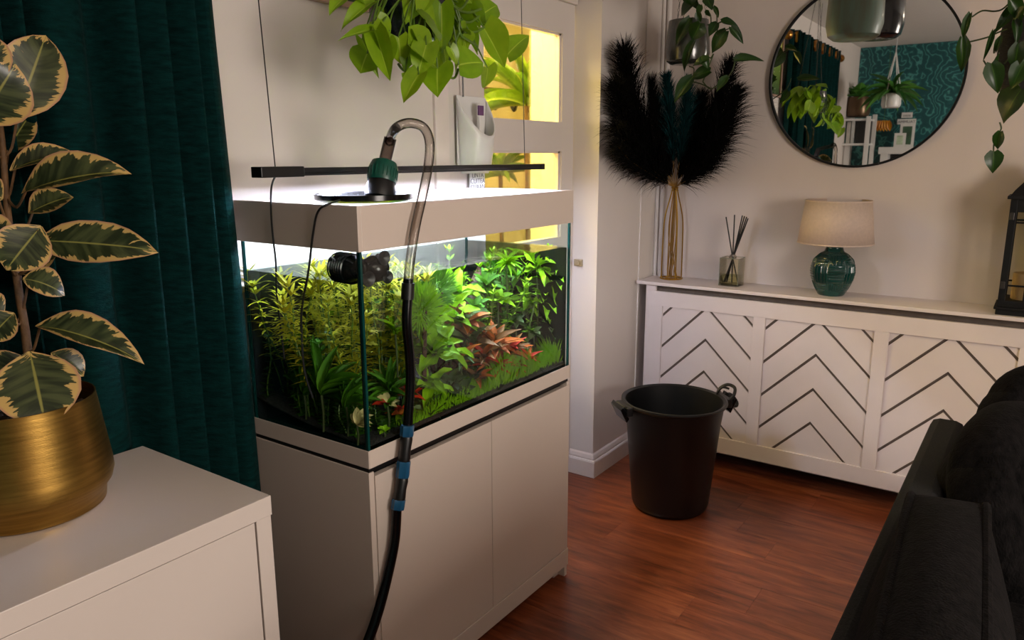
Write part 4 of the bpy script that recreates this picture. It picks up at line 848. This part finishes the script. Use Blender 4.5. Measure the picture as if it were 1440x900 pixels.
# ------------------------------------------------------------------ sideboard, gold pot, rubber plant
ZS = .87
pr = at(380.8, 696.5, 2, ZS); pbk = at(192.7, 629.3, 2, ZS)
SX1, SX0, SY1, SY0 = pr.x, pbk.x, pr.y, -.55
sd = thing('sideboard', ((SX0+SX1)/2, (SY0+SY1)/2, 0), 'white lacquered sideboard in front of the green curtain', 'sideboard')
MB().box((SX0, SY0, ZS-.043), (SX1, SY1, ZS)).build('top', m_lac, sd, smooth=False, bevel=.0012)
MB().box((SX0, SY1-.0375, 0), (SX1-.002, SY1-.002, ZS-.043)).build('side_panel', m_lac, sd, smooth=False, bevel=.001)
MB().box((SX0, SY0+.002, 0), (SX1-.002, SY0+.04, ZS-.043)).build('side_panel', m_lac, sd, smooth=False, bevel=.001)
MB().box((SX0, SY0+.04, .04), (SX0+.012, SY1-.0375, ZS-.043)).build('back_panel', m_lac, sd, smooth=False)
ym = (SY0+SY1)/2
for a, b in ((SY0+.043, ym-.0015), (ym+.0015, SY1-.0405)): MB().box((SX1-.024, a, .06), (SX1-.004, b, ZS-.046)).build('door', m_lac, sd, smooth=False, bevel=.001)
MB().box((SX1-.06, SY0+.04, 0), (SX1-.03, SY1-.0375, .058)).build('plinth', m_lac, sd, smooth=False)
MB().box((SX0+.012, SY0+.04, .045), (SX1-.03, SY1-.0375, .06)).build('bottom_panel', m_lac, sd, smooth=False)
pcn = at(46, 712, 2, ZS); dep = (pcn-CAM).dot(fw); s_ = dep/FPX
pot = thing('gold_planter', pcn, 'brushed gold metal planter standing on the white sideboard', 'planter')
Rw = 107*s_; PH = .225
MB().lathe([(0, 0), (Rw*.83, 0), (Rw*.87, .004), (Rw*.89, .03), (Rw*.97, .045), (Rw, .062), (Rw*.995, .08), (Rw*.885, PH-.006), (Rw*.885, PH), (Rw*.87, PH), (Rw*.865, PH-.006), (Rw*.90, PH*.7), (0, PH*.7)], pcn, 96).build('pot', m_gold, pot)
MB().lathe([(0, .012), (Rw*.4, .010), (Rw*.86, .0)], pcn+Vector((0, 0, PH-.05)), 40, fn=lambda t, i, r, z: 0).build('soil', m_soil, pot); psoil = COL.objects[-1]
peb = MB().lathe([(0, -.5), (.35, -.4), (.5, 0), (.35, .4), (0, .5)], (0, 0, 0), 7).mesh('pebble', M('dark_bark_chip', '4a3c34', .9, var=.4, scale=3))
for i in range(110):
    a = rnd.random()*2*PI; rr = math.sqrt(rnd.random())*Rw*.82; sz = rnd.uniform(.008, .018)
    o = inst('bark_chip', peb, psoil, Matrix.Translation(pcn+Vector((rr*math.cos(a), rr*math.sin(a), PH-.044+.008*rnd.random()))) @ Matrix.Rotation(rnd.random()*6, 4, 'Z') @ Matrix.Rotation(rnd.random()*3, 4, 'X') @ Matrix.Diagonal((sz*1.4, sz, sz*.7, 1)))
rp = thing('rubber_plant', pcn+Vector((0, 0, PH-.045)), 'variegated rubber plant with cream edged leaves in the gold planter', 'plant')
D0 = dep-.0
def dp(x, y, off=0): d = ray(x, y); return CAM+d*(D0+off)      # point at the plant's own distance
stem = [dp(44, 575), dp(42, 530), dp(36, 470), dp(28, 420), dp(20, 365), dp(12, 310), dp(7, 255), dp(3, 200), dp(-6, 130), dp(-14, 60)]
MB().tube(spline(stem, 5), [.0095-.0001*i for i in range(46)], 10).build('stem', m_bark, rp)
RL = [ # base, tip, width px, depth offset base/tip, roll of the face, droop
 ((22, 168), (66, 46), 78, 0, .02, .0, .1), ((-32, 175), (22, 92), 78, -.05, -.06, -.1, .1), ((8, 216), (43, 156), 40, .03, .05, .5, .15),
 ((14, 240), (99, 205), 34, 0, .03, .9, .25), ((30, 272), (161, 223), 52, -.03, -.06, .75, .25), ((40, 300), (98, 270), 40, .03, .06, .9, .2),
 ((52, 338), (209, 345), 56, -.02, -.05, .35, .12), ((58, 318), (8, 378), 62, -.04, -.08, .3, .1), ((32, 392), (92, 402), 44, -.01, .02, .9, .45),
 ((24, 385), (72, 350), 42, .03, .05, .8, .3), ((50, 458), (188, 480), 42, -.02, -.05, .8, .35), ((42, 494), (64, 598), 90, -.07, -.13, .15, .1),
 ((72, 496), (120, 524), 34, .03, .05, .7, .25), ((20, 440), (-20, 478), 42, -.02, -.05, .5, .2), ((12, 350), (-40, 300), 46, -.03, -.06, .4, .2),
 ((6, 440), (-30, 425), 40, -.02, -.04, .5, .2), ((30, 500), (-16, 530), 40, -.02, -.05, .5, .2), ((4, 280), (-36, 262), 44, -.02, -.04, .4, .1), ((-8, 120), (-40, 40), 60, -.06, -.1, .2, .1)]
for i, (b, t_, wpx, o0, o1, ro, dr) in enumerate(RL):
    B, T = dp(*b, o0), dp(*t_, o1); d = (T-B).normalized(); view = (CAM-(B+T)/2).normalized(); n = Matrix.Rotation(0, 3, 'X') @ view
    side = d.cross(view).normalized(); sg = 1 if side.z < 0 else -1
    n = (view*math.cos(ro)+Vector((0, 0, 1))*math.sin(ro)).normalized()
    comp = max(.5, math.cos(ro*.55)); me = leafmb(OVAL, .10 if ro < .4 else .28, dr, nu=14, nv=8, wave=.012, seed=i, tipcurl=.12).mesh('leaf', m_rubber)
    inst('leaf', me, rp, basis(B, T, n, wpx*s_*1.12/comp, (T-B).length))
    j = min(range(len(stem)), key=lambda k: (stem[k]-B).length); k2 = stem[max(0, j-1)] if j > 0 else stem[0]
    MB().tube(spline([k2.lerp(stem[j], .6), k2.lerp(B, .6)+Vector((0, 0, -.006)), B+d*.01], 4), .0026, 6).build('petiole', m_bark, rp)

# ------------------------------------------------------------------ velvet curtain on its pole
fold = [(-60, -1.780), (-30, -1.742), (0, -1.804), (20, -1.765), (33, -1.729), (37, -1.799), (52, -1.760), (66, -1.734), (71, -1.799), (95, -1.723), (140, -1.739), (172, -1.807), (198, -1.734), (212, -1.722), (218, -1.798), (235, -1.753), (253, -1.723), (259, -1.798), (275, -1.745), (289, -1.715), (296, -1.791), (314, -1.745), (331, -1.770)]
cp = [(at(x, 300, 0, -1.74).y, X) for x, X in fold]; y0c = cp[0][0]
pre = []; yy = y0c-.06; k = 0
while yy > -.35: pre.append((yy, -1.805 if k % 2 else -1.725)); yy -= .06; k += 1
cp = pre[::-1]+cp
path = spline([(X, Y, 0) for Y, X in cp], 6); CZ0, CZ1 = .03, 2.50
def cfn(u, v):
    i = u*(len(path)-1); j = min(int(i), len(path)-2); p = path[j].lerp(path[j+1], i-j); wob = .004*math.sin(v*7+p.y*9)*(1-v*.5)
    fl_ = max(0, (p.y-1.0)/.21)*.045*max(0, 1-(CZ0+(CZ1-CZ0)*v)/1.9)
    return (p.x+wob, p.y+.004*math.sin(v*5+p.y*14)*(1-v)+fl_, CZ0+(CZ1-CZ0)*v)
cu = thing('curtain', (-1.76, .6, CZ0), 'heavy dark teal velvet curtain hanging behind the sideboard', 'curtain')
MB().grid(cfn, len(path)-1, 30).build('cloth', m_velvet, cu, solid=.004)
CPZ = 2.45
for i, yy in enumerate((-.2, .05, .3, .55, .8, 1.12)):
    MB().lathe([(.024, -.012), (.045, -.012), (.05, 0), (.045, .012), (.024, .012), (.024, -.012)], (-1.742, yy, CPZ), 24, (1, 0, 0)).build('eyelet', m_shell, cu)
po = thing('curtain_pole', (-1.762, .5, CPZ), 'slim dark curtain pole with brass ball ends above the sideboard', 'curtain pole')
MB().tube([(-1.762, -.45, CPZ), (-1.762, 1.26, CPZ)], .012, 12).build('rod', m_blackmat, po)
for yy in (-.47, 1.29): MB().lathe([(0, -.035), (.02, -.03), (.034, -.01), (.034, .01), (.02, .03), (0, .035)], (-1.762, yy, CPZ), 20, (0, 1, 0)).build('finial', m_shell, po)
for yy in (-.40, 1.24): MB().tube([(XD, yy, CPZ), (-1.762, yy, CPZ)], .009, 8).build('bracket', m_blackmat, po)

# ------------------------------------------------------------------ hanging plants
heart = [leafmb(HEART, .25, .25, lobe=.18, wave=.02, nu=9, nv=6, seed=i).mesh('heart_leaf', m_pothos) for i in range(2)]+[leafmb(HEART, .5, .1, lobe=.14, wave=.03, nu=9, nv=6, seed=5).mesh('heart_leaf', m_pothos)]
heartd = [leafmb([(0, .35), (.1, .7), (.25, 1), (.45, .95), (.65, .7), (.85, .32), (1, 0)], .3, .3, lobe=.08, wave=.02, nu=8, nv=4, seed=i).mesh('dark_leaf', m_dark) for i in range(2)]
def chainpot(name, c, R, Hh, mat, lab, prof=None, chains=True, cat='hanging pot', grp=None):
    r = thing(name, c, lab, cat, grp)
    pf_ = prof or [(0, 0), (R*.72, 0), (R*.9, Hh*.06), (R, Hh*.25), (R*.97, Hh*.7), (R*.88, Hh), (R*.84, Hh), (R*.9, Hh*.7), (R*.8, Hh*.5), (0, Hh*.5)]
    MB().lathe(pf_, c, 40).build('pot', mat, r)
    MB().lathe([(0, .01), (R*.86, 0)], c+Vector((0, 0, Hh*.86)), 24).build('soil', m_soil, r)
    if chains:
        top = Vector((c.x, c.y, ZC))
        for k in range(3):
            a = 2*PI*k/3+.6; s = c+Vector((R*.88*math.cos(a), R*.88*math.sin(a), Hh*.93)); e = Vector((c.x+.012*math.cos(a), c.y+.012*math.sin(a), ZC-.02)); n = int((e-s).length/.02)
            g = MB(); d = (e-s).normalized(); p1 = d.orthogonal().normalized(); p2 = d.cross(p1)
            for i in range(n):
                m_ = s+(e-s)*((i+.5)/n); w_ = p1 if i % 2 else p2; g.tube([m_+d*.012, m_+w_*.005, m_-d*.012, m_-w_*.005], .0012, 4, closed=True)
            g.build('chain', m_pot, r)
        MB().lathe([(0, -.03), (.02, -.03), (.03, 0)], top, 16).build('ceiling_hook', m_blackmat, r)
    return r
def leaves(root, lst, Xof, meshes, mat_v, scale_px=1.0, axis=0, hub=None, vr=.0022, seed=0, face=.55, wsc=1.1):
    q = random.Random(seed)
    for i, (b, t_, wpx) in enumerate(lst):
        v0 = Xof(i)+q.uniform(-.02, .02); B = at(*b, axis, v0); T = at(*t_, axis, v0+q.uniform(-.03, .04)); dpt = (B-CAM).dot(fw)/FPX
        view = (CAM-B).normalized(); n = (view*(face+q.uniform(0, .35))+Vector((q.uniform(-.25, .25), q.uniform(-.25, .25), .35+q.uniform(0, .3)))).normalized()
        inst('leaf', meshes[i % len(meshes)], root, basis(B, T, n, wpx*dpt*wsc, (T-B).length))
        if hub is not None:
            h = hub[i % len(hub)]; mid = B.lerp(h, .5)+Vector((q.uniform(-.02, .02), q.uniform(-.02, .02), q.uniform(.0, .035)))
            MB().tube(spline([h, mid, B+(T-B)*.02], 5), vr, 6).build('petiole', mat_v, root)
def Z1(l): return [((460+a/4.8, b/4.8), (460+c/4.8, d/4.8), e/4.8) for (a, b, c, d, e) in l]
pc1 = Vector((-1.475, 1.635, at(604, 68, 0, -1.47).z))
po1 = chainpot('hanging_pot', pc1, .115, .15, m_potd, 'dark slate hanging pot over the aquarium holding the lime pothos', grp='hanging pots')
ph = thing('pothos', pc1+Vector((0, 0, .13)), 'lime green trailing pothos spilling from the pot over the aquarium', 'plant', 'hanging plants')
L1 = Z1([(330, 5, 85, 155, 90), (120, -10, 10, 68, 80), (300, 180, 392, 420, 100), (330, 140, 425, 285, 120), (290, 205, 100, 238, 45), (325, 215, 425, 545, 115), (272, 360, 215, 490, 165), (235, 262, 345, 522, 55),
  (600, 70, 778, 270, 185), (640, -60, 545, 108, 160), (770, 30, 780, 372, 115), (545, 300, 755, 445, 185), (620, 500, 503, 676, 110), (745, 460, 738, 620, 165), (525, 485, 585, 572, 65), (885, 440, 1065, 400, 195),
  (1082, 455, 1075, 607, 115), (1055, 185, 1208, 455, 150), (1213, 375, 1357, 212, 135), (1032, 110, 1165, 10, 130), (905, 190, 955, 240, 60), (865, 180, 872, 275, 60), (830, 320, 885, 432, 65), (400, 60, 445, 240, 120),
  (500, 0, 545, 112, 100), (480, 250, 505, 440, 110), (920, 230, 940, 330, 100), (575, 300, 520, 470, 100), (670, 300, 610, 510, 130), (410, 260, 440, 420, 70), (680, -80, 830, 60, 140), (200, -60, 330, 30, 120), (900, -60, 980, 20, 110), (560, 180, 600, 260, 120)])
hubs = [pc1+Vector((.07, -.05, .14)), pc1+Vector((.05, .06, .14)), pc1+Vector((.09, .0, .13)), pc1+Vector((.0, -.08, .14))]
depths = [-1.40, -1.42, -1.36, -1.38, -1.36, -1.34, -1.40, -1.42, -1.33, -1.38, -1.34, -1.32, -1.30, -1.33, -1.34, -1.34, -1.35, -1.40, -1.42, -1.42, -1.38, -1.40, -1.36, -1.45, -1.42, -1.33, -1.38, -1.35, -1.31, -1.36, -1.4, -1.45, -1.42, -1.34]
near = []
for i, (b, t_, w_) in enumerate(L1):
    B = at(*b, 0, depths[i]); near.append(min(hubs, key=lambda h: (h-B).length))
leaves(ph, L1, lambda i: depths[i], heart, m_vine, hub=near, seed=4, wsc=1.42)
for vp in ([(730, 20), (850, 40), (890, 100), (890, 200), (915, 245), (985, 290), (1015, 315)], [(690, 30), (820, 20), (900, 60), (960, -20)], [(480, 430), (510, 470), (570, 500)], [(760, 450), (830, 520), (865, 520), (885, 465)], [(815, 500), (825, 410), (860, 300), (890, 220)], [(880, 130), (960, 150), (1025, 110)], [(880, 70), (960, 85), (1040, 60)], [(920, 215), (1000, 215), (1060, 185)]):
    MB().tube(spline([at(460+a/4.8, b/4.8, 0, -1.37) for a, b in vp], 6), .0034, 8).build('vine', m_vine, ph)
for i in range(16):
    an = i*2.4; e = .5-.1*i; d = Vector((math.cos(an)*.55-.1, abs(math.sin(an))*.8+.25, e)).normalized(); h = pc1+Vector((.0, .06, .13)); B = h+d*(.07+.01*(i % 4)); T = B+(d+Vector((0, 0, -.7))).normalized()*(.11+.01*(i % 5))
    inst('leaf', heart[i % 3], ph, basis(B, T, d+Vector((0, .3, .5)), .085, (T-B).length)); MB().tube(spline([h, h.lerp(B, .6)+Vector((0, 0, .02)), B], 4), .002, 6).build('petiole', m_vine, ph)
# grey pot in the corner
c = at(966, 90, 1, 3.42); d3 = (c-CAM).dot(fw)/FPX
po2 = chainpot('hanging_pot', c, 28*d3, .155+.03, m_pot, 'smoky grey hanging pot above the pampas plumes', prof=[(0, 0), (.075, 0), (.093, .012), (.1, .045), (.097, .1), (.088, .185), (.084, .185), (.09, .1), (0, .1)], grp='hanging pots')
pl2 = thing('trailing_plant', c+Vector((0, 0, .16)), 'dark green trailing plant in the smoky grey corner pot', 'plant', 'hanging plants')
def Z2(l): return [((930+a/6, b/6), (930+c_/6, d/6), e/6) for (a, b, c_, d, e) in l]
L2 = Z2([(290, 15, 128, 128, 120), (380, -20, 430, 70, 90), (395, 85, 395, 152, 55), (440, 55, 492, 155, 40), (505, 180, 658, 212, 65), (588, 228, 697, 362, 70), (548, 262, 410, 450, 115), (242, 155, 108, 385, 95), (330, 195, 255, 350, 140), (470, 195, 395, 300, 85), (285, 345, 160, 620, 75), (395, 505, 245, 545, 75), (412, 600, 235, 655, 110), (262, 655, 92, 852, 115), (618, 510, 852, 483, 75), (562, 650, 455, 765, 75), (300, 105, 335, 190, 55), (340, 480, 400, 570, 80), (200, -30, 320, 60, 100), (330, 40, 300, 140, 50)])
h2 = [c+Vector((.03, -.06, .17)), c+Vector((.06, -.03, .17))]
leaves(pl2, L2, lambda i: 3.30-.02*(i % 3), heartd, m_vined, axis=1, hub=None, seed=8)
for vp in ([(320, 190), (330, 100), (300, 0)], [(390, 210), (480, 195), (508, 182)], [(480, 210), (470, 300), (520, 262), (590, 235)], [(385, 460), (415, 490), (440, 455), (400, 560), (350, 690)], [(350, 690), (410, 750), (470, 720), (560, 650), (600, 590), (622, 520)], [(235, 560), (275, 580), (265, 660)], [(265, 690), (340, 710), (415, 745)], [(420, 200), (415, 130), (390, 90)], [(470, 190), (465, 110), (440, 60)], [(240, 240), (300, 200), (340, 160)]):
    MB().tube(spline([at(930+a/6, b/6, 1, 3.31) for a, b in vp], 6), .0028, 6).build('vine', m_vined, pl2)
# plant at the right of the mirror
c = at(1432, 128, 1, 3.25); d4 = (c-CAM).dot(fw)/FPX
po3 = chainpot('hanging_pot', c, 32*d4, .24, M('dark_wicker', '1a1512', .8, var=.4, scale=60, stretch=(1, 1, 5), bump=.6, bscale=90), 'dark wicker hanging pot right of the round mirror', grp='hanging pots')
pl3 = thing('trailing_plant', c+Vector((0, 0, .22)), 'dark trailing heart-leaf plant hanging right of the round mirror', 'plant', 'hanging plants')
def Z3(l): return [((1340+a/6.92, b/6.92), (1340+c_/6.92, d/6.92), e/6.92) for (a, b, c_, d, e) in l]
L3 = Z3([(172, 130, 80, 400, 75), (95, 370, 95, 712, 120), (392, 300, 298, 598, 48), (475, 355, 400, 525, 60), (455, 525, 420, 640, 85), (375, 615, 445, 905, 165), (620, 60, 405, 305, 110), (668, 870, 440, 1180, 300), (465, 1280, 420, 1465, 100), (400, 1475, 392, 1680, 150), (560, 0, 690, 220, 130), (640, 420, 590, 700, 140), (700, 600, 560, 860, 170), (600, 200, 640, 420, 90), (700, 80, 600, 300, 140)])
leaves(pl3, L3, lambda i: 3.16-.02*(i % 3), [heartd[0], heartd[1]], m_vined, axis=1, seed=12)
for vp in ([(185, 165), (285, 105), (400, 110), (480, 90), (560, 20)], [(150, 410), (330, 365), (430, 320), (530, 280)], [(300, 590), (335, 640), (380, 620)], [(400, 520), (410, 440), (470, 360)], [(455, 1190), (470, 1250), (440, 1300)], [(430, 1320), (400, 1400), (395, 1480)], [(600, 120), (620, 300), (600, 480), (500, 620)], [(690, 400), (600, 600), (640, 850)]):
    MB().tube(spline([at(1340+a/6.92, b/6.92, 1, 3.17) for a, b in vp], 6), .0028, 6).build('vine', m_vined, pl3)

# ------------------------------------------------------------------ sofa and cushions
sx, sy0, sy1 = -.222, .55, 2.66
so = thing('sofa', (.2, 1.6, 0), 'charcoal fabric sofa standing before the radiator cover', 'sofa')
def rbox(a, b, nm, mat, par, bv): return MB().box(a, b).build(nm, mat, par, bevel=bv)
def softbox(mb, c, ex, ey, ez, hx, hy, hz, bulge=.12, n=10, pw=5):
    c, ex, ey, ez = map(Vector, (c, ex, ey, ez))
    for ax_ in range(3):
        for sg in (-1, 1):
            def fn(u, v, ax_=ax_, sg=sg):
                a, b = u*2-1, v*2-1; p = [0, 0, 0]; p[ax_] = sg; p[(ax_+1) % 3] = a if sg > 0 else b; p[(ax_+2) % 3] = b if sg > 0 else a
                r = sum(abs(x)**pw for x in p)**(1/pw); q_ = [x/r*1.0 for x in p]
                bl = bulge*(1-a*a)*(1-b*b); q_[ax_] += sg*bl*(1 if [hx, hy, hz][ax_] == min(hx, hy, hz) else .25)
                return c+ex*q_[0]*hx+ey*q_[1]*hy+ez*q_[2]*hz
            mb.grid(fn, n, n)
    return mb
rbox((sx, sy0, .06), (.68, sy1, .40), 'base', m_sofa, so, .02)
rbox((sx, sy0, .38), (sx+.095, sy1, .74), 'backrest', m_sofa, so, .025)
rbox((sx+.14, sy1-.16, .38), (.68, sy1, .60), 'arm', m_sofa, so, .025)
for k in range(2):
    a = sy0+.02+k*.94; rbox((sx+.16, a, .40), (.70, a+.93, .52), 'seat_cushion', m_cush, so, .03)
for xx in (sx+.05, .6):
    for yy in (sy0+.05, sy1-.1): MB().box((xx, yy, 0), (xx+.05, yy+.05, .062)).build('foot', m_black, so, smooth=False)
def cushion(name, c, ex, ez, hx, hy, hz, lab, bul=.35, pipe=True, pw=7):
    ex, ez = Vector(ex).normalized(), Vector(ez).normalized(); ez = (ez-ex*ez.dot(ex)).normalized(); ey = ez.cross(ex)
    r = thing(name, Vector(c)-ez*hz, lab, 'cushion', 'black cushions on the sofa')
    softbox(MB(), c, ex, ey, ez, hx, hy, hz, bul, 14, pw).build('cover', m_cush, r); ccov = COL.objects[-1]
    if pipe:
        for s in (-1, 1):
            pts = []
            for k in range(72):
                a = 2*PI*k/72; cy_, cz_ = math.cos(a), math.sin(a); rr = (abs(cy_)**pw+abs(cz_)**pw)**(-1/pw)
                q_ = (abs(.93)**pw+(abs(cy_*rr))**pw*0+0); pts.append(Vector(c)+ex*s*hx*.93+ey*cy_*rr*hy*.985+ez*cz_*rr*hz*.985)
            MB().tube(pts, .0095, 8, closed=True).build('piping', m_cush, ccov)
    return r
a = at(1282, 700, 2, .83); b = at(1384, 712, 2, .83)
tw = (b.x-a.x)
cushion('box_cushion', ((a.x+b.x)/2+.035, a.y-.40, .685), (1, .06, .06), (-.03, 0, 1), tw/2+.008, .43, .17, 'black piped box cushion standing along the sofa back', .7, True, 12)
cc2 = at(1436, 712, 1, 2.22)
cushion('scatter_cushion', cc2, (.85, -.25, .30), (-.30, -.05, .9), .10, .22, .215, 'plump black chenille cushion behind the piped box cushion', .9, False, 4)
cc3 = at(1490, 632, 1, 2.5)
cushion('scatter_cushion', cc3, (.6, -.6, .3), (-.1, .1, 1), .08, .2, .2, 'black cushion leaning in the far corner of the sofa', .9, False, 4)

# ------------------------------------------------------------------ the part of the room the mirror shows
for i, (x, y, Y, R_, mt, lab) in enumerate(((1200, 66, 2.9, 34, m_pott, 'teal glazed hanging pot seen in the mirror, the nearer of two'), (1232, 76, 2.62, 30, m_potd, 'dark hanging pot behind the teal one in the mirror'))):
    c = mir(x, y, 1, Y); dpt = (2*YW-Y)/1.02/FPX*1.0
    c.z = max(c.z, 2.16+(.0 if i == 0 else .03)); chainpot('hanging_pot', c, R_*dpt, .30, mt, lab, grp='hanging pots')
# macrame hanger with arching plant
c = mir(1253, 152, 1, -.6)
mh = chainpot('macrame_planter', c, .085, .13, m_white, 'white pot in a macrame hanger near the teal wallpaper', chains=False, grp='hanging pots')
for k in range(4):
    a = PI/2*k+.4; MB().tube([c+Vector((.08*math.cos(a), .08*math.sin(a), .0)), c+Vector((.088*math.cos(a), .088*math.sin(a), .13)), Vector((c.x, c.y, c.z+.5)), Vector((c.x, c.y, ZC))], .005, 6).build('cord', m_card, mh)
def fountain(root, c, n, L, W, me, el=(-.3, 1.1)):
    for i in range(n):
        an = i*2.4; e = el[0]+(el[1]-el[0])*i/n; d = Vector((math.cos(an)*math.cos(e), math.sin(an)*math.cos(e), math.sin(e))); l = L*rnd.uniform(.8, 1.2)
        inst('leaf', me, root, basis(c, c+d*l, (0, 0, 1) if e < 1 else (-math.cos(an), -math.sin(an), .2), W, l))
fern_me = leafmb(STRAP, .3, .5, nu=7, nv=2).mesh('fern_leaf', m_fern); big_me = leafmb(OVAL, .3, .4, nu=8, nv=4).mesh('broad_leaf', m_fern)
r = thing('arching_plant', c+Vector((0, 0, .12)), 'arching light green plant in the macrame hanger', 'plant', 'plants seen in the mirror'); fountain(r, c+Vector((0, 0, .13)), 26, .26, .035, fern_me)
c = mir(1206, 165, 1, -1.25)
r = chainpot('shelf_planter', c, .12, .2, M('bronze_pot', '5a4632', .3, .6), 'bronze planter on the white ladder shelf', chains=False, cat='planter')
r = thing('broad_leaf_plant', c+Vector((0, 0, .18)), 'broad dark-leaved plant on top of the ladder shelf', 'plant', 'plants seen in the mirror'); fountain(r, c+Vector((0, 0, .18)), 14, .19, .11, big_me, (.4, 1.35))
# ladder shelf
c0 = mir(1185, 167, 1, -1.25); c1 = mir(1222, 167, 1, -1.25)
xs0, xs1, zt_ = c0.x-.02, c1.x+.03, c.z
ls = thing('ladder_shelf', ((xs0+xs1)/2, -1.25, 0), 'white ladder shelf against the teal wallpaper', 'shelf')
for xx in (xs0, xs1):
    for yy in (-1.42, -1.1): MB().box((xx-.02, yy-.015, 0), (xx+.02, yy+.015, zt_+(.03 if yy < -1.2 else 0))).build('post', m_white, ls, smooth=False)
shz = [zt_-.02, mir(1200, 202, 1, -1.25).z, 1.25, .85, .45]
for zz in shz: MB().box((xs0, -1.42, zz-.02), (xs1, -1.1, zz)).build('shelf', m_white, ls, smooth=False)
bz = shz[1]
for i, (w_, h_, col) in enumerate(((.05, .24, '146060'), (.04, .22, 'e0e0da'), (.035, .25, 'd8dcda'), (.12, .24, '141414'))):
    x_ = xs0+.03+sum((.055, .045, .045)[:i]); tag(MB().box((x_, -1.4, bz), (x_+w_-.004, -1.2, bz+h_)).build('book', M('book_cover_%d' % i, col, .5), smooth=False), ('teal', 'cream', 'pale grey', 'thick black')[i]+' book standing on the ladder shelf', 'book', 'books on the ladder shelf')
r = thing('shelf_pothos', (xs1-.1, -1.24, shz[2]), 'small bright pothos on a lower ladder shelf', 'plant', 'plants seen in the mirror'); MB().lathe([(0, 0), (.05, 0), (.06, .1), (.05, .1), (0, .08)], (xs1-.1, -1.24, shz[2]), 20).build('pot', m_white, r)
for i in range(10):
    an = i*2.4; p = Vector((xs1-.1, -1.24, shz[2]+.1)); d = Vector((math.cos(an)*.8, math.sin(an)*.8, .7-.12*i)).normalized(); inst('leaf', heart[i % 3], r, basis(p, p+d*.12, (0, 1, .6), .07, .12))
# white fire surround with frames on it
f0 = mir(1241, 207, 1, -1.45)
fs = thing('fire_surround', (f0.x+.4, -1.5, 0), 'white fire surround against the teal wallpaper', 'fireplace')
zf = f0.z
MB().box((f0.x, -1.58, 0), (f0.x+.07, -1.4, zf-.07)).build('jamb', m_white, fs, smooth=False); MB().box((f0.x+.83, -1.58, 0), (f0.x+.9, -1.4, zf-.07)).build('jamb', m_white, fs, smooth=False)
MB().box((f0.x-.02, -1.59, zf-.07), (f0.x+.92, -1.38, zf)).build('mantel', m_white, fs, smooth=False); MB().box((f0.x+.07, -1.58, .0), (f0.x+.83, -1.55, zf-.07)).build('hearth_back', m_black, fs, smooth=False)
def frame(x0, x1, z0, z1, Y, lab, pic, words=None):
    r = thing('picture_frame', ((x0+x1)/2, Y, z0), lab, 'picture', 'frames on the mantel')
    MB().box((x0, Y-.012, z0), (x1, Y, z1)).build('frame', m_white, r, smooth=False)
    if pic: MB().box((x0+.025, Y-.002, z0+.025), (x1-.025, Y+.002, z1-.025)).build('print', pic, r, smooth=False)
    if words: text(words, (z1-z0)*.75, Matrix(((-1, 0, 0, (x0+x1)/2), (0, 0, 1, Y+.001), (0, 1, 0, z0+(z1-z0)*.22), (0, 0, 0, 1))), m_ink, 'lettering', r, .001)
A = mir(1264, 205, 1, -1.46); B = mir(1288, 174, 1, -1.46); frame(A.x, B.x, zf, B.z, -1.46, 'tall white frame with a dark green print on the mantel', M('green_print', '3a5a44', .5, var=.3))
A = mir(1257, 205, 1, -1.42); B = mir(1275, 187, 1, -1.42); frame(A.x, B.x, zf, B.z, -1.42, 'small pale card with a yellow flower on the mantel', M('pale_green_print', 'b8ccb0', .5, var=.3))
A = mir(1262, 175, 1, -1.57); B = mir(1289, 167, 1, -1.57); frame(A.x, B.x, A.z, B.z+.0, -1.57, 'white lettered sign above the tall frame', None, 'TAUMMA')
A = mir(1268, 166, 1, -1.57); B = mir(1284, 158, 1, -1.57); frame(A.x, B.x, A.z, B.z, -1.57, 'smaller white lettered sign above the other sign', None, 'esso')
# yellow flower pendant on the wallpaper
fp = mir(1243, 176, 1, -1.5)
r = thing('orchid_spray', fp, 'orange and yellow blossom spray hanging by the mantel', 'flower')
m_fl = leafmat('yellow_petal', 'd8a010', 'd86018', 'e8c030')
pet = leafmb(OVAL, .3, .3, nu=6, nv=3).mesh('petal', m_fl)
for i in range(6): inst('petal', pet, r, basis(fp+Vector((.02*i-.05, 0, .05)), fp+Vector((.03*i-.08, .03, -.06)), (0, 1, .2), .05, .11))
MB().tube([fp+Vector((0, 0, .04)), Vector((fp.x, fp.y, ZC))], .002, 5).build('thread', m_vine, r)
